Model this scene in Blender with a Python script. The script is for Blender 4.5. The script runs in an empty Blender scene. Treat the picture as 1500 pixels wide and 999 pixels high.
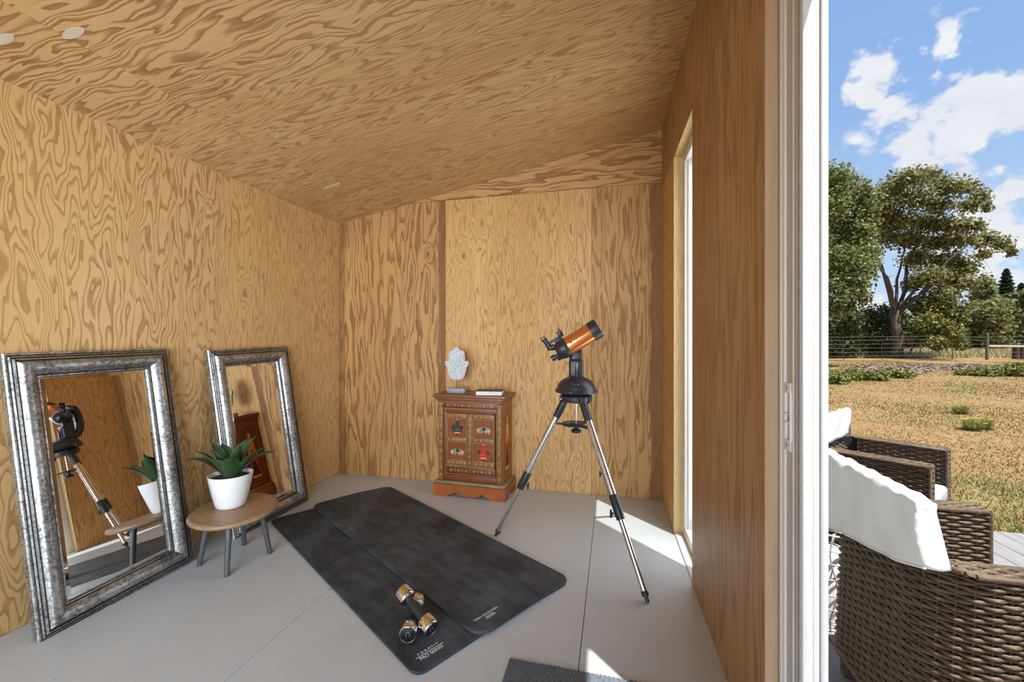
import bpy, bmesh, math, random
import numpy as np
from mathutils import Vector, Matrix

S = bpy.context.scene
COL = S.collection
PI = math.pi
R_ = math.radians

# ------------------------------------------------------------------ camera
H_CAM, F_PX = 1.22, 609.0
YAW = math.atan(148.0 / 609.0)
CY, SY = math.cos(YAW), math.sin(YAW)
cam_d = bpy.data.cameras.new('camera')
cam_d.sensor_fit = 'HORIZONTAL'
cam_d.sensor_width = 36.0
cam_d.lens = F_PX / 1500.0 * 36.0
cam_d.clip_start, cam_d.clip_end = 0.05, 2000
cam = bpy.data.objects.new('camera', cam_d)
COL.objects.link(cam)
cam.location = (0, 0, H_CAM)
cam.rotation_euler = (PI / 2, 0, YAW)
S.camera = cam

def at(px, py, t):
    """point seen at a photo position, t metres ahead of the camera"""
    l = (px - 750) / F_PX * t
    return Vector((l * CY - t * SY, l * SY + t * CY, H_CAM - (py - 499.5) / F_PX * t))

# ------------------------------------------------------------------ light
S.view_settings.view_transform = 'Standard'
S.view_settings.look = 'None'
S.view_settings.gamma = 1.0
S.view_settings.use_curve_mapping = False
S.view_settings.exposure = 0.0
S.cycles.use_denoising = True
S.cycles.max_bounces = 12
S.cycles.diffuse_bounces = 6
S.cycles.glossy_bounces = 5
S.cycles.transparent_max_bounces = 16
S.cycles.caustics_reflective = False
S.cycles.caustics_refractive = False
S.cycles.sample_clamp_indirect = 6.0

SUN_DIR = Vector((0.2555, -0.2509, 0.9336)).normalized()
sun_d = bpy.data.lights.new('sun', 'SUN')
sun_d.energy = 8.5
sun_d.angle = R_(0.6)
sun_d.color = (1.0, 0.96, 0.90)
sun = bpy.data.objects.new('sun', sun_d)
COL.objects.link(sun)
sun.rotation_euler = SUN_DIR.to_track_quat('Z', 'Y').to_euler()

def area(name, loc, direction, sx, sy, power, color, spread=180):
    d = bpy.data.lights.new(name, 'AREA')
    d.shape = 'RECTANGLE'; d.size = sx; d.size_y = sy
    d.energy = power; d.color = color; d.spread = R_(spread)
    o = bpy.data.objects.new(name, d); COL.objects.link(o)
    o.location = loc
    o.rotation_euler = Vector(direction).to_track_quat('-Z', 'Y').to_euler()
    return o
# fill lamp added at the unseen front opening, standing in for daylight
area('added_front_fill', (-1.0, -1.50, 1.30), (-0.33, 0.94, -0.02), 2.4, 1.9, 61, (0.86, 0.95, 1.0), 95)
# fill lamp added at the tall window to lift the back right corner
area('added_window_fill', (0.485, 2.51, 1.22), (-1.0, 0.0, 0.0), 0.40, 2.15, 10.5, (0.97, 0.98, 1.0), 170)

world = bpy.data.worlds.new('sky'); S.world = world
world.use_nodes = True

# ------------------------------------------------------------------ node helpers
class NT:
    def __init__(self, tree):
        self.t = tree; self.n = tree.nodes; self.l = tree.links
    def new(self, kind, **kw):
        n = self.n.new(kind)
        for k, v in kw.items(): setattr(n, k, v)
        return n
    def put(self, sock, v):
        if v is None: return
        if hasattr(v, 'is_output') or isinstance(v, bpy.types.NodeSocket): self.l.new(v, sock)
        else:
            if sock.type == 'RGBA' and len(v) == 3: v = (*v, 1)
            sock.default_value = v
    def math(self, op, a, b=None, c=None, clamp=False):
        n = self.new('ShaderNodeMath', operation=op); n.use_clamp = clamp
        self.put(n.inputs[0], a); self.put(n.inputs[1], b); self.put(n.inputs[2], c)
        return n.outputs[0]
    def vmath(self, op, a, b=None, scale=None):
        n = self.new('ShaderNodeVectorMath', operation=op)
        self.put(n.inputs[0], a); self.put(n.inputs[1], b)
        if scale is not None: self.put(n.inputs['Scale'], scale)
        return n.outputs['Value'] if op in ('DOT_PRODUCT', 'LENGTH', 'DISTANCE') else n.outputs[0]
    def noise(self, vec, scale=1.0, detail=2.0, rough=0.5, dist=0.0, color=False):
        n = self.new('ShaderNodeTexNoise')
        self.put(n.inputs['Vector'], vec); self.put(n.inputs['Scale'], scale)
        self.put(n.inputs['Detail'], detail); self.put(n.inputs['Roughness'], rough)
        self.put(n.inputs['Distortion'], dist)
        return n.outputs['Color'] if color else n.outputs['Fac']
    def ramp(self, fac, stops, interp='LINEAR'):
        n = self.new('ShaderNodeValToRGB'); cr = n.color_ramp; cr.interpolation = interp
        while len(cr.elements) < len(stops): cr.elements.new(0.5)
        for e, (p, c) in zip(cr.elements, stops):
            e.position = p; e.color = (c, c, c, 1) if isinstance(c, (int, float)) else (*c, 1)
        self.put(n.inputs[0], fac)
        return n.outputs['Color']
    def mix(self, fac, a, b, blend='MIX'):
        n = self.new('ShaderNodeMix', data_type='RGBA', blend_type=blend)
        self.put(n.inputs['Factor'], fac); self.put(n.inputs['A'], a); self.put(n.inputs['B'], b)
        return n.outputs['Result']
    def range(self, v, a, b, c=0.0, d=1.0, smooth=False):
        n = self.new('ShaderNodeMapRange'); n.clamp = True
        if smooth: n.interpolation_type = 'SMOOTHSTEP'
        self.put(n.inputs['Value'], v)
        for k, x in zip(('From Min', 'From Max', 'To Min', 'To Max'), (a, b, c, d)): self.put(n.inputs[k], x)
        return n.outputs['Result']
    def mapping(self, vec, scale=(1, 1, 1), loc=(0, 0, 0), rot=(0, 0, 0)):
        n = self.new('ShaderNodeMapping')
        self.put(n.inputs['Vector'], vec); n.inputs['Scale'].default_value = scale
        n.inputs['Location'].default_value = loc; n.inputs['Rotation'].default_value = rot
        return n.outputs[0]
    def bump(self, height, strength=0.2, dist=0.002):
        n = self.new('ShaderNodeBump')
        self.put(n.inputs['Height'], height); n.inputs['Strength'].default_value = strength
        n.inputs['Distance'].default_value = dist
        return n.outputs[0]

# ---- sky: blue gradient with cumulus banks
wt = NT(world.node_tree); wt.n.clear()
tc = wt.new('ShaderNodeTexCoord').outputs['Generated']
sep = wt.new('ShaderNodeSeparateXYZ'); wt.l.new(tc, sep.inputs[0])
up = sep.outputs['Z']
blue = wt.ramp(wt.range(up, -0.05, 0.85), [(0.0, (0.66, 0.78, 0.93)), (0.2, (0.50, 0.68, 0.93)), (0.5, (0.30, 0.49, 0.84)), (1.0, (0.20, 0.37, 0.74))])
def dirpx(px, py):
    v = at(px, py, 10.0) - Vector((0, 0, H_CAM)); return v.normalized()
CLOUDS = [  # photo position, angular radius in photo pixels, weight
    (1292, 105, 40, 1.0), (1268, 140, 34, 0.9), (1300, 165, 38, 0.95), (1262, 205, 34, 0.6), (1330, 205, 40, 0.7),
    (1390, 75, 24, 0.7), (1352, 72, 16, 0.5), (1372, 105, 20, 0.5), (1440, 68, 18, 0.4), (1420, 135, 50, 1.0), (1462, 150, 55, 1.05), (1372, 165, 40, 0.8),
    (1500, 160, 50, 0.9), (1420, 190, 46, 0.8), (1345, 240, 40, 0.9), (1300, 238, 16, 0.6), (1400, 255, 40, 0.7),
    (1455, 242, 14, 0.4), (1470, 300, 46, 0.95), (1500, 285, 36, 0.9), (1420, 320, 40, 0.85), (1480, 345, 50, 0.95), (1440, 380, 60, 0.9), (1360, 360, 50, 0.7),
    (1250, 440, 60, 0.6), (1500, 410, 60, 0.6)]
wtc = wt.vmath('ADD', tc, wt.vmath('SCALE', wt.vmath('SUBTRACT', wt.noise(tc, 14.0, 4.0, 0.6, color=True), (0.5, 0.5, 0.5)), scale=0.10))
tot = None
for (cx_, cy_, rad, wgt) in CLOUDS:
    d = dirpx(cx_, cy_)
    e = dirpx(cx_ + rad, cy_)
    r = math.acos(max(-1, min(1, d.dot(e)))) * 0.95
    dist = wt.vmath('DISTANCE', wtc, tuple(d))
    g = wt.range(dist, 0.25 * r, 1.75 * r, wgt, 0.0, smooth=True)
    tot = g if tot is None else wt.math('MAXIMUM', tot, g)
n1 = wt.noise(wt.mapping(tc, (1, 1, 1.5)), 13.0, 8.0, 0.62)
n2 = wt.noise(wt.mapping(tc, (1, 1, 1.6), (3, 1, 2)), 3.2, 5.0, 0.55)
far_cloud = wt.range(n2, 0.50, 0.70, 0.0, 0.9)      # scattered clouds over the rest of the sky
d0 = dirpx(1370, 200)
away = wt.range(wt.vmath('DISTANCE', tc, tuple(d0)), 0.35, 0.7)
field = wt.math('ADD', wt.math('MULTIPLY', tot, 1.0), wt.math('MULTIPLY', far_cloud, away))
dens = wt.math('ADD', field, wt.math('MULTIPLY', wt.math('SUBTRACT', n1, 0.5), 2.3))
cov = wt.range(dens, 0.20, 0.68, 0.0, 1.0, smooth=True)
shade = wt.noise(wt.mapping(tc, (1, 1, 2.2), (0, 0, 0.02)), 7.0, 4.0, 0.5)
white = wt.mix(wt.range(shade, 0.35, 0.65), (0.78, 0.81, 0.87), (0.93, 0.94, 0.96))
skyc = wt.mix(wt.math('MULTIPLY', cov, 0.96), blue, white)
below = wt.mix(wt.range(up, -0.02, 0.0), (0.30, 0.25, 0.15), skyc)
bg = wt.new('ShaderNodeBackground'); wt.l.new(below, bg.inputs['Color']); bg.inputs['Strength'].default_value = 1.0
wo = wt.new('ShaderNodeOutputWorld'); wt.l.new(bg.outputs[0], wo.inputs[0])

# ------------------------------------------------------------------ materials
def mat_base(name):
    m = bpy.data.materials.new(name); m.use_nodes = True
    t = NT(m.node_tree); t.n.clear()
    b = t.new('ShaderNodeBsdfPrincipled'); o = t.new('ShaderNodeOutputMaterial')
    t.l.new(b.outputs[0], o.inputs[0])
    return m, t, b

def pbr(name, col, rough=0.5, metal=0.0, var=0.12, scale=12.0, bump=0.0, bscale=60.0, coat=0.0, stretch=(1, 1, 1), spec=0.5):
    m, t, b = mat_base(name)
    tcn = t.new('ShaderNodeTexCoord').outputs['Object']
    v = t.mapping(tcn, stretch)
    n = t.noise(v, scale, 3.0, 0.55)
    c2 = tuple(max(0, x * (1 - var)) for x in col); c3 = tuple(min(1, x * (1 + var)) for x in col)
    t.put(b.inputs['Base Color'], t.mix(t.range(n, 0.3, 0.7), c2, c3))
    t.put(b.inputs['Roughness'], t.range(n, 0.2, 0.8, max(0.02, rough - 0.05), min(1, rough + 0.05)))
    b.inputs['Metallic'].default_value = metal
    b.inputs['Specular IOR Level'].default_value = spec
    if coat: b.inputs['Coat Weight'].default_value = coat; b.inputs['Coat Roughness'].default_value = 0.1
    if bump: t.put(b.inputs['Normal'], t.bump(t.noise(v, bscale, 2.0, 0.6), bump, 0.003))
    return m

def plywood(name, light, dark, fx=6.0, fy=1.3, rings=9.0, warp=0.10, lo=0.48, strength=1.0, fine=0.16, rough=0.55, tint=0.18, knots=(), bands=()):
    """rotary-cut fir: contour figure; UV in metres, u across the grain, v along it"""
    m, t, b = mat_base(name)
    uv = t.new('ShaderNodeTexCoord').outputs['UV']
    wv = t.noise(t.mapping(uv, (5.0, 3.2, 1)), 1.0, 2.0, 0.5, color=True)
    uvw = t.vmath('ADD', uv, t.vmath('SCALE', t.vmath('SUBTRACT', wv, (0.5, 0.5, 0.5)), scale=warp))
    h1 = t.noise(t.mapping(uvw, (fx, fy, 1)), 1.0, 3.0, 0.42)
    h2 = t.noise(t.mapping(uv, (95, 11, 1)), 1.0, 2.0, 0.6)
    hs = h1
    core = None
    for (ku, kv, ks) in knots:
        dv = t.mapping(uv, (1 / ks, 0.42 / ks, 0), (-ku / ks, -kv * 0.42 / ks, 0))
        dl = t.vmath('LENGTH', dv)
        g = t.math('EXPONENT', t.math('MULTIPLY', t.math('MULTIPLY', dl, dl), -0.22))
        hs = t.math('ADD', hs, t.math('MULTIPLY', g, 0.30))
        c = t.range(dl, 0.55, 1.0, 1.0, 0.0, smooth=True)
        core = c if core is None else t.math('MAXIMUM', core, c)
    ring = t.math('ADD', t.math('MULTIPLY', hs, rings), t.math('MULTIPLY', h2, fine))
    fr = t.math('FRACT', ring)
    band = t.ramp(fr, [(0.0, 0.0), (lo, 0.0), (lo + 0.16, 0.62), (0.95, 1.0), (1.0, 0.0)])
    amt = t.range(t.noise(t.mapping(uv, (2.2, 0.6, 1), (7, 3, 0)), 1.0, 2.0, 0.5), 0.3, 0.7, 0.7 * strength, strength)
    fac = t.math('MULTIPLY', band, amt)
    tone = t.noise(t.mapping(uv, (1.1, 0.35, 1), (2, 9, 0)), 1.0, 2.0, 0.5)
    l1 = tuple(x * (1 - tint * k) for x, k in zip(light, (0.7, 1.0, 1.6)))
    l2 = tuple(min(1, x * (1 + tint * k)) for x, k in zip(light, (0.35, 0.5, 0.6)))
    lc = t.mix(t.range(tone, 0.3, 0.7), l1, l2)
    fib = t.noise(t.mapping(uv, (340, 9, 1)), 1.0, 1.0, 0.5)
    lc = t.mix(t.range(fib, 0.25, 0.75, 0.0, 0.22), lc, dark)
    c = t.mix(fac, lc, dark)
    if core is not None: c = t.mix(t.math('MULTIPLY', core, 0.55), c, tuple(x * 0.55 for x in dark))
    if bands:   # streaks of darker heartwood running up the sheet
        sp = t.new('ShaderNodeSeparateXYZ'); t.l.new(uv, sp.inputs[0])
        wob = t.math('MULTIPLY', t.math('SUBTRACT', t.noise(t.mapping(uv, (9, 2.2, 1)), 1.0, 4.0, 0.6), 0.5), 0.10)
        ux = t.math('ADD', sp.outputs['X'], wob)
        for (u0, u1, k) in bands:
            g = t.math('MULTIPLY', t.range(ux, u0 - 0.006, u0 + 0.008), t.range(ux, u1 - 0.008, u1 + 0.006, 1.0, 0.0))
            c = t.mix(t.math('MULTIPLY', g, k), c, tuple(x * 0.85 for x in dark))
    t.put(b.inputs['Base Color'], c)
    b.inputs['Roughness'].default_value = rough
    b.inputs['Specular IOR Level'].default_value = 0.35
    t.put(b.inputs['Normal'], t.bump(t.math('ADD', fac, t.math('MULTIPLY', fib, 0.4)), 0.10, 0.002))
    return m

M = {}
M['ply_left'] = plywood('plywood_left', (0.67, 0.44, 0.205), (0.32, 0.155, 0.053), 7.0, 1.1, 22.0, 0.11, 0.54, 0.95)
M['ply_left2'] = plywood('plywood_left_fine', (0.67, 0.44, 0.195), (0.37, 0.19, 0.066), 12.0, 1.2, 14.0, 0.05, 0.56, 0.85, knots=((62.2, 41.55, 0.018), (62.72, 41.98, 0.014), (62.5, 40.9, 0.016)))
M['ply_back'] = plywood('plywood_back', (0.57, 0.335, 0.14), (0.23, 0.098, 0.032), 7.5, 0.75, 11.0, 0.08, 0.48, 1.0, knots=((20.88, 31.98, 0.018),), bands=((19.9, 20.06, 0.6), (20.985, 21.06, 0.8)))
M['ply_back2'] = plywood('plywood_back_fine', (0.67, 0.42, 0.18), (0.35, 0.175, 0.060), 11.0, 1.1, 16.0, 0.07, 0.55, 0.95, knots=((50.33, 32.22, 0.018), (50.17, 31.95, 0.018)))
M['ply_back3'] = plywood('plywood_back_dark', (0.60, 0.375, 0.16), (0.28, 0.13, 0.042), 8.0, 0.75, 12.0, 0.07, 0.50, 1.0, bands=((71.44, 71.60, 0.85),))
M['ply_ceil'] = plywood('plywood_ceiling', (0.65, 0.43, 0.205), (0.28, 0.135, 0.046), 8.0, 0.95, 15.0, 0.13, 0.48)
M['ply_ceil2'] = plywood('plywood_ceiling_fine', (0.66, 0.45, 0.215), (0.33, 0.165, 0.06), 9.5, 0.85, 18.0, 0.09, 0.52, 0.95)
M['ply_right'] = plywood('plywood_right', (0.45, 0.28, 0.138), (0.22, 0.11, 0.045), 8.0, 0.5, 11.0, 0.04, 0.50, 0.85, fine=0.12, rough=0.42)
M['ply_edge'] = plywood('pale_plywood_reveal', (0.68, 0.52, 0.27), (0.52, 0.35, 0.15), 14.0, 2.0, 7.0, 0.05, 0.55, 0.7)
M['ply_outer'] = pbr('outside_boarding', (0.45, 0.45, 0.44), 0.7)
M['stud'] = pbr('bare_stud', (0.52, 0.37, 0.235), 0.6, var=0.08, stretch=(14, 14, 1.0), scale=3)
M['patch'] = pbr('wood_filler', (0.62, 0.57, 0.47), 0.7, var=0.05)
M['vinyl'] = pbr('white_vinyl', (0.78, 0.78, 0.775), 0.32, var=0.01)
M['channel'] = pbr('shade_toned_vinyl', (0.52, 0.53, 0.53), 0.4, var=0.02)  # jamb vinyl greyed, the shade on its room side put into the colour
M['vinyl_grey'] = pbr('grey_weatherstrip', (0.36, 0.37, 0.38), 0.7, var=0.2, scale=200)
M['strike'] = pbr('white_strike_plate', (0.88, 0.88, 0.88), 0.3, var=0.01)
M['screw'] = pbr('steel_screw', (0.5, 0.5, 0.5), 0.35, 1.0)

def floor_paint():
    m, t, b = mat_base('grey_floor_paint')
    p = t.new('ShaderNodeTexCoord').outputs['Object']
    n = t.noise(p, 2.2, 4.0, 0.6); g = t.noise(t.mapping(p, (60, 5, 1)), 1.0, 3.0, 0.6)
    c = t.mix(t.range(n, 0.3, 0.7), (0.47, 0.505, 0.54), (0.515, 0.55, 0.585))
    s = t.noise(p, 34.0, 2.0, 0.5)
    c = t.mix(t.range(s, 0.74, 0.79, 0, 0.55), c, (0.18, 0.16, 0.15))
    t.put(b.inputs['Base Color'], c)
    t.put(b.inputs['Roughness'], t.range(g, 0.3, 0.7, 0.33, 0.47))
    t.put(b.inputs['Normal'], t.bump(g, 0.16, 0.003))
    return m
M['floor'] = floor_paint()

def silver():
    m, t, b = mat_base('aged_silver_leaf')
    p = t.new('ShaderNodeTexCoord').outputs['Object']
    n = t.noise(p, 85.0, 5.0, 0.66); n2 = t.noise(p, 9.0, 3.0, 0.6)
    f = t.math('ADD', n, t.math('MULTIPLY', t.math('SUBTRACT', n2, 0.5), 0.5))
    c = t.ramp(f, [(0.28, (0.08, 0.075, 0.07)), (0.44, (0.27, 0.265, 0.26)), (0.56, (0.46, 0.46, 0.46)), (0.75, (0.60, 0.605, 0.61))])
    t.put(b.inputs['Base Color'], c); b.inputs['Metallic'].default_value = 0.85
    t.put(b.inputs['Roughness'], t.range(f, 0.3, 0.7, 0.5, 0.30))
    t.put(b.inputs['Normal'], t.bump(f, 0.15, 0.001))
    return m
M['silver'] = silver()
M['silver_dark'] = pbr('tarnished_groove', (0.045, 0.04, 0.036), 0.45, 0.5, var=0.5, scale=60)

def mirror_mat():
    m, t, b = mat_base('mirror_glass')
    b.inputs['Metallic'].default_value = 1.0; b.inputs['Roughness'].default_value = 0.004
    p = t.new('ShaderNodeTexCoord').outputs['Object']
    t.put(b.inputs['Base Color'], t.mix(t.noise(p, 2.0), (0.86, 0.87, 0.87), (0.89, 0.90, 0.89)))
    return m
M['mirror'] = mirror_mat()

def thin_glass():
    m, t, b = mat_base('window_glass')
    t.n.remove(b)
    lw = t.new('ShaderNodeLayerWeight'); lw.inputs['Blend'].default_value = 0.5
    fr = t.math('MULTIPLY_ADD', t.math('POWER', lw.outputs['Facing'], 5.0), 0.85, 0.04)
    tr = t.new('ShaderNodeBsdfTransparent'); tr.inputs['Color'].default_value = (0.93, 0.96, 0.95, 1)
    gl = t.new('ShaderNodeBsdfGlossy'); gl.inputs['Roughness'].default_value = 0.01
    mx = t.new('ShaderNodeMixShader')
    t.l.new(fr, mx.inputs[0]); t.l.new(tr.outputs[0], mx.inputs[1]); t.l.new(gl.outputs[0], mx.inputs[2])
    t.l.new(mx.outputs[0], [n for n in t.n if n.type == 'OUTPUT_MATERIAL'][0].inputs[0])
    return m
M['glass'] = thin_glass()

def rubber(name, col, rib_axis):
    m, t, b = mat_base(name)
    p = t.new('ShaderNodeTexCoord').outputs['UV']
    w = t.new('ShaderNodeTexWave', wave_type='BANDS', bands_direction=rib_axis)
    t.put(w.inputs['Vector'], p); w.inputs['Scale'].default_value = 42.0
    n = t.noise(p, 3.0, 5.0, 0.62); n2 = t.noise(t.mapping(p, (1, 3, 1), (4, 4, 0)), 5.0, 4.0, 0.7)
    f = t.math('ADD', t.math('MULTIPLY', n, 0.6), t.math('MULTIPLY', n2, 0.4))
    c = t.mix(t.range(f, 0.44, 0.66), col, tuple(x * 2.6 + k for x, k in zip(col, (0.028, 0.031, 0.036))))
    c = t.mix(t.math('MULTIPLY', w.outputs['Fac'], 0.35), c, tuple(x * 0.6 for x in col))
    t.put(b.inputs['Base Color'], c)
    b.inputs['Roughness'].default_value = 0.62
    b.inputs['Specular IOR Level'].default_value = 0.35
    t.put(b.inputs['Normal'], t.bump(w.outputs['Fac'], 0.35, 0.002))
    return m
M['mat_low'] = rubber('black_ribbed_rubber', (0.026, 0.033, 0.042), 'X')
M['mat_top'] = rubber('charcoal_ribbed_rubber', (0.031, 0.038, 0.048), 'X')
M['print'] = pbr('white_print', (0.72, 0.72, 0.74), 0.6, var=0.03)
M['rug'] = pbr('slate_loop_pile', (0.115, 0.145, 0.19), 0.95, var=0.55, scale=170, bump=0.8, bscale=260)
M['chrome'] = pbr('chrome', (0.72, 0.70, 0.68), 0.10, 1.0, var=0.03)
M['brushed'] = pbr('brushed_steel_tube', (0.66, 0.64, 0.62), 0.22, 1.0, var=0.04)
M['black_rubber'] = pbr('black_grip', (0.022, 0.024, 0.028), 0.5, var=0.2)
M['black_plastic'] = pbr('black_plastic', (0.022, 0.026, 0.034), 0.38, var=0.15)
M['black_gloss'] = pbr('black_enamel', (0.015, 0.017, 0.02), 0.2, var=0.1)
M['orange'] = pbr('copper_orange_enamel', (0.62, 0.20, 0.055), 0.26, 0.55, var=0.04, coat=0.5)
M['lens'] = pbr('coated_lens', (0.02, 0.03, 0.05), 0.03, 0.0, coat=1.0)
M['ink'] = pbr('black_ink', (0.012, 0.012, 0.012), 0.5)
M['white_pot'] = pbr('white_glazed_pot', (0.80, 0.80, 0.81), 0.25, var=0.01, coat=0.3)
M['soil'] = pbr('potting_soil', (0.04, 0.028, 0.02), 0.95, var=0.5, scale=80)
M['tabletop'] = pbr('oiled_oak_top', (0.30, 0.185, 0.105), 0.42, var=0.16, stretch=(3, 26, 3), scale=2.4)
M['steel_grey'] = pbr('grey_painted_leg', (0.105, 0.11, 0.118), 0.42, 0.3, var=0.12)
def agave():
    m, t, b = mat_base('agave_leaf')
    uv = t.new('ShaderNodeTexCoord').outputs['UV']
    s = t.new('ShaderNodeSeparateXYZ'); t.l.new(uv, s.inputs[0])
    e = t.math('ABSOLUTE', t.math('SUBTRACT', s.outputs['X'], 0.5))
    c = t.mix(t.range(t.noise(t.mapping(uv, (30, 2, 1)), 1.0, 2.0), 0.3, 0.7), (0.022, 0.052, 0.022), (0.045, 0.090, 0.034))
    c = t.mix(t.range(e, 0.40, 0.5, 0, 0.7), c, (0.085, 0.15, 0.06))
    t.put(b.inputs['Base Color'], c); b.inputs['Roughness'].default_value = 0.42
    return m
M['agave'] = agave()
M['hamsa'] = None
def carved():
    m, t, b = mat_base('carved_whitewash')
    p = t.new('ShaderNodeTexCoord').outputs['Object']
    v = t.new('ShaderNodeTexVoronoi', feature='DISTANCE_TO_EDGE'); t.put(v.inputs['Vector'], p); v.inputs['Scale'].default_value = 95
    w = t.noise(p, 140, 2.0, 0.6)
    f = t.math('ADD', v.outputs['Distance'], t.math('MULTIPLY', t.math('SUBTRACT', w, 0.5), 0.12))
    t.put(b.inputs['Base Color'], t.ramp(f, [(0.02, (0.68, 0.71, 0.75)), (0.14, (0.58, 0.61, 0.66)), (0.24, (0.27, 0.29, 0.33))]))
    b.inputs['Roughness'].default_value = 0.7
    t.put(b.inputs['Normal'], t.bump(f, -0.6, 0.004))
    return m
M['hamsa'] = carved()
M['hamsa_rim'] = pbr('whitewash', (0.54, 0.56, 0.60), 0.7, var=0.08)
M['grey_wood'] = pbr('grey_washed_block', (0.33, 0.35, 0.38), 0.75, var=0.2, stretch=(2, 20, 20), scale=3)
M['book_cover'] = pbr('plum_book_cloth', (0.115, 0.055, 0.055), 0.6, var=0.15)
M['pages'] = pbr('white_page_edges', (0.78, 0.79, 0.80), 0.8, var=0.06, stretch=(1, 1, 120), scale=3)
M['cab_top'] = pbr('worn_red_brown_top', (0.22, 0.088, 0.034), 0.38, var=0.3, stretch=(1.5, 12, 12), scale=3)
M['cab_red'] = pbr('brick_red_paint', (0.22, 0.052, 0.013), 0.42, var=0.22, scale=9)
M['cab_panel'] = pbr('rust_red_panel', (0.25, 0.064, 0.015), 0.40, var=0.18, scale=7)
M['cab_orange'] = pbr('orange_red_plinth', (0.33, 0.085, 0.018), 0.45, var=0.2, scale=9)
M['cab_rail'] = pbr('brown_gilt_rail', (0.24, 0.105, 0.026), 0.45, var=0.35, scale=22)
M['cab_line'] = pbr('worn_gilt_line', (0.27, 0.18, 0.08), 0.5, var=0.3, scale=30)
M['cab_sage'] = pbr('worn_sage_ledge', (0.26, 0.19, 0.10), 0.55, var=0.35, scale=16)
M['cab_side'] = pbr('amber_side', (0.34, 0.12, 0.026), 0.42, var=0.25, scale=6)
M['cab_flower'] = pbr('painted_cream_floret', (0.62, 0.40, 0.16), 0.5, var=0.2, scale=40)
M['cab_darkred'] = pbr('deep_red_frieze', (0.15, 0.030, 0.009), 0.42, var=0.25, scale=12)
M['p_dark'] = pbr('paint_dark_green', (0.018, 0.026, 0.022), 0.5)
M['p_cream'] = pbr('paint_cream', (0.47, 0.40, 0.25), 0.5, var=0.2, scale=60)
M['p_red'] = pbr('paint_scarlet', (0.50, 0.02, 0.012), 0.45)
M['p_yellow'] = pbr('paint_yellow', (0.72, 0.36, 0.05), 0.45)
M['p_black'] = pbr('paint_black', (0.014, 0.010, 0.009), 0.5)
M['p_sage'] = pbr('paint_sage', (0.22, 0.24, 0.16), 0.5, var=0.2, scale=60)

def wicker_mat():
    m, t, b = mat_base('brown_resin_wicker')
    p = t.new('ShaderNodeTexCoord').outputs['Object']
    n = t.noise(p, 75.0, 2.0, 0.6); n2 = t.noise(t.mapping(p, (9, 9, 70)), 1.0, 2.0, 0.5)
    f = t.math('ADD', t.math('MULTIPLY', n, 0.5), t.math('MULTIPLY', n2, 0.5))
    t.put(b.inputs['Base Color'], t.ramp(f, [(0.3, (0.058, 0.036, 0.018)), (0.5, (0.115, 0.078, 0.044)), (0.7, (0.18, 0.130, 0.080))]))
    b.inputs['Roughness'].default_value = 0.52; b.inputs['Specular IOR Level'].default_value = 0.3
    return m
M['wicker'] = wicker_mat()
M['wicker_core'] = pbr('dark_wicker_core', (0.012, 0.009, 0.007), 0.8)
M['cushion'] = pbr('pale_grey_cushion', (0.40, 0.40, 0.42), 0.9, var=0.05, scale=300, bump=0.15, bscale=500)
M['linen'] = pbr('off_white_linen', (0.76, 0.73, 0.68), 0.92, var=0.04, scale=6, bump=0.25, bscale=14)
M['deck'] = pbr('weathered_grey_decking', (0.25, 0.24, 0.228), 0.75, var=0.2, stretch=(22, 1.2, 1), scale=3, bump=0.2, bscale=6)
M['wire'] = pbr('white_lantern_wire', (0.50, 0.47, 0.43), 0.6)
M['candle'] = pbr('white_wax', (0.85, 0.85, 0.84), 0.5, var=0.01)

def ground_mat():
    m, t, b = mat_base('dry_meadow_soil')
    p = t.new('ShaderNodeTexCoord').outputs['Object']
    n = t.noise(p, 0.55, 5.0, 0.6); n2 = t.noise(p, 6.0, 6.0, 0.7); n3 = t.noise(t.mapping(p, (1, 1, 1), (9, 2, 0)), 0.9, 4.0, 0.6)
    c = t.mix(t.range(n2, 0.3, 0.7), (0.19, 0.110, 0.036), (0.33, 0.205, 0.076))
    c = t.mix(t.range(n3, 0.50, 0.68, 0, 0.65), c, (0.20, 0.19, 0.065))
    c = t.mix(t.range(n, 0.62, 0.75, 0, 0.5), c, (0.24, 0.15, 0.08))
    t.put(b.inputs['Base Color'], c); b.inputs['Roughness'].default_value = 0.95
    t.put(b.inputs['Normal'], t.bump(n2, 0.7, 0.06))
    return m
M['ground'] = ground_mat()

def island_mat(name, stops, rough=0.6, trans=0.25):
    m, t, b = mat_base(name)
    r = t.new('ShaderNodeNewGeometry').outputs['Random Per Island']
    c = t.ramp(r, stops)
    t.put(b.inputs['Base Color'], c); b.inputs['Roughness'].default_value = rough
    b.inputs['Specular IOR Level'].default_value = 0.3
    if trans:
        tl = t.new('ShaderNodeBsdfTranslucent'); t.put(tl.inputs['Color'], c)
        mx = t.new('ShaderNodeMixShader'); mx.inputs[0].default_value = trans
        t.l.new(b.outputs[0], mx.inputs[1]); t.l.new(tl.outputs[0], mx.inputs[2])
        t.l.new(mx.outputs[0], [n for n in t.n if n.type == 'OUTPUT_MATERIAL'][0].inputs[0])
    return m
M['leaf_oak'] = island_mat('olive_tree_leaf', [(0.0, (0.10, 0.115, 0.032)), (0.5, (0.21, 0.215, 0.068)), (0.85, (0.32, 0.30, 0.115)), (1.0, (0.44, 0.36, 0.16))], 0.55, 0.42)
M['leaf_dense'] = island_mat('glossy_green_leaf', [(0.0, (0.085, 0.11, 0.030)), (0.5, (0.20, 0.235, 0.072)), (1.0, (0.42, 0.44, 0.18))], 0.42, 0.38)
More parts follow.
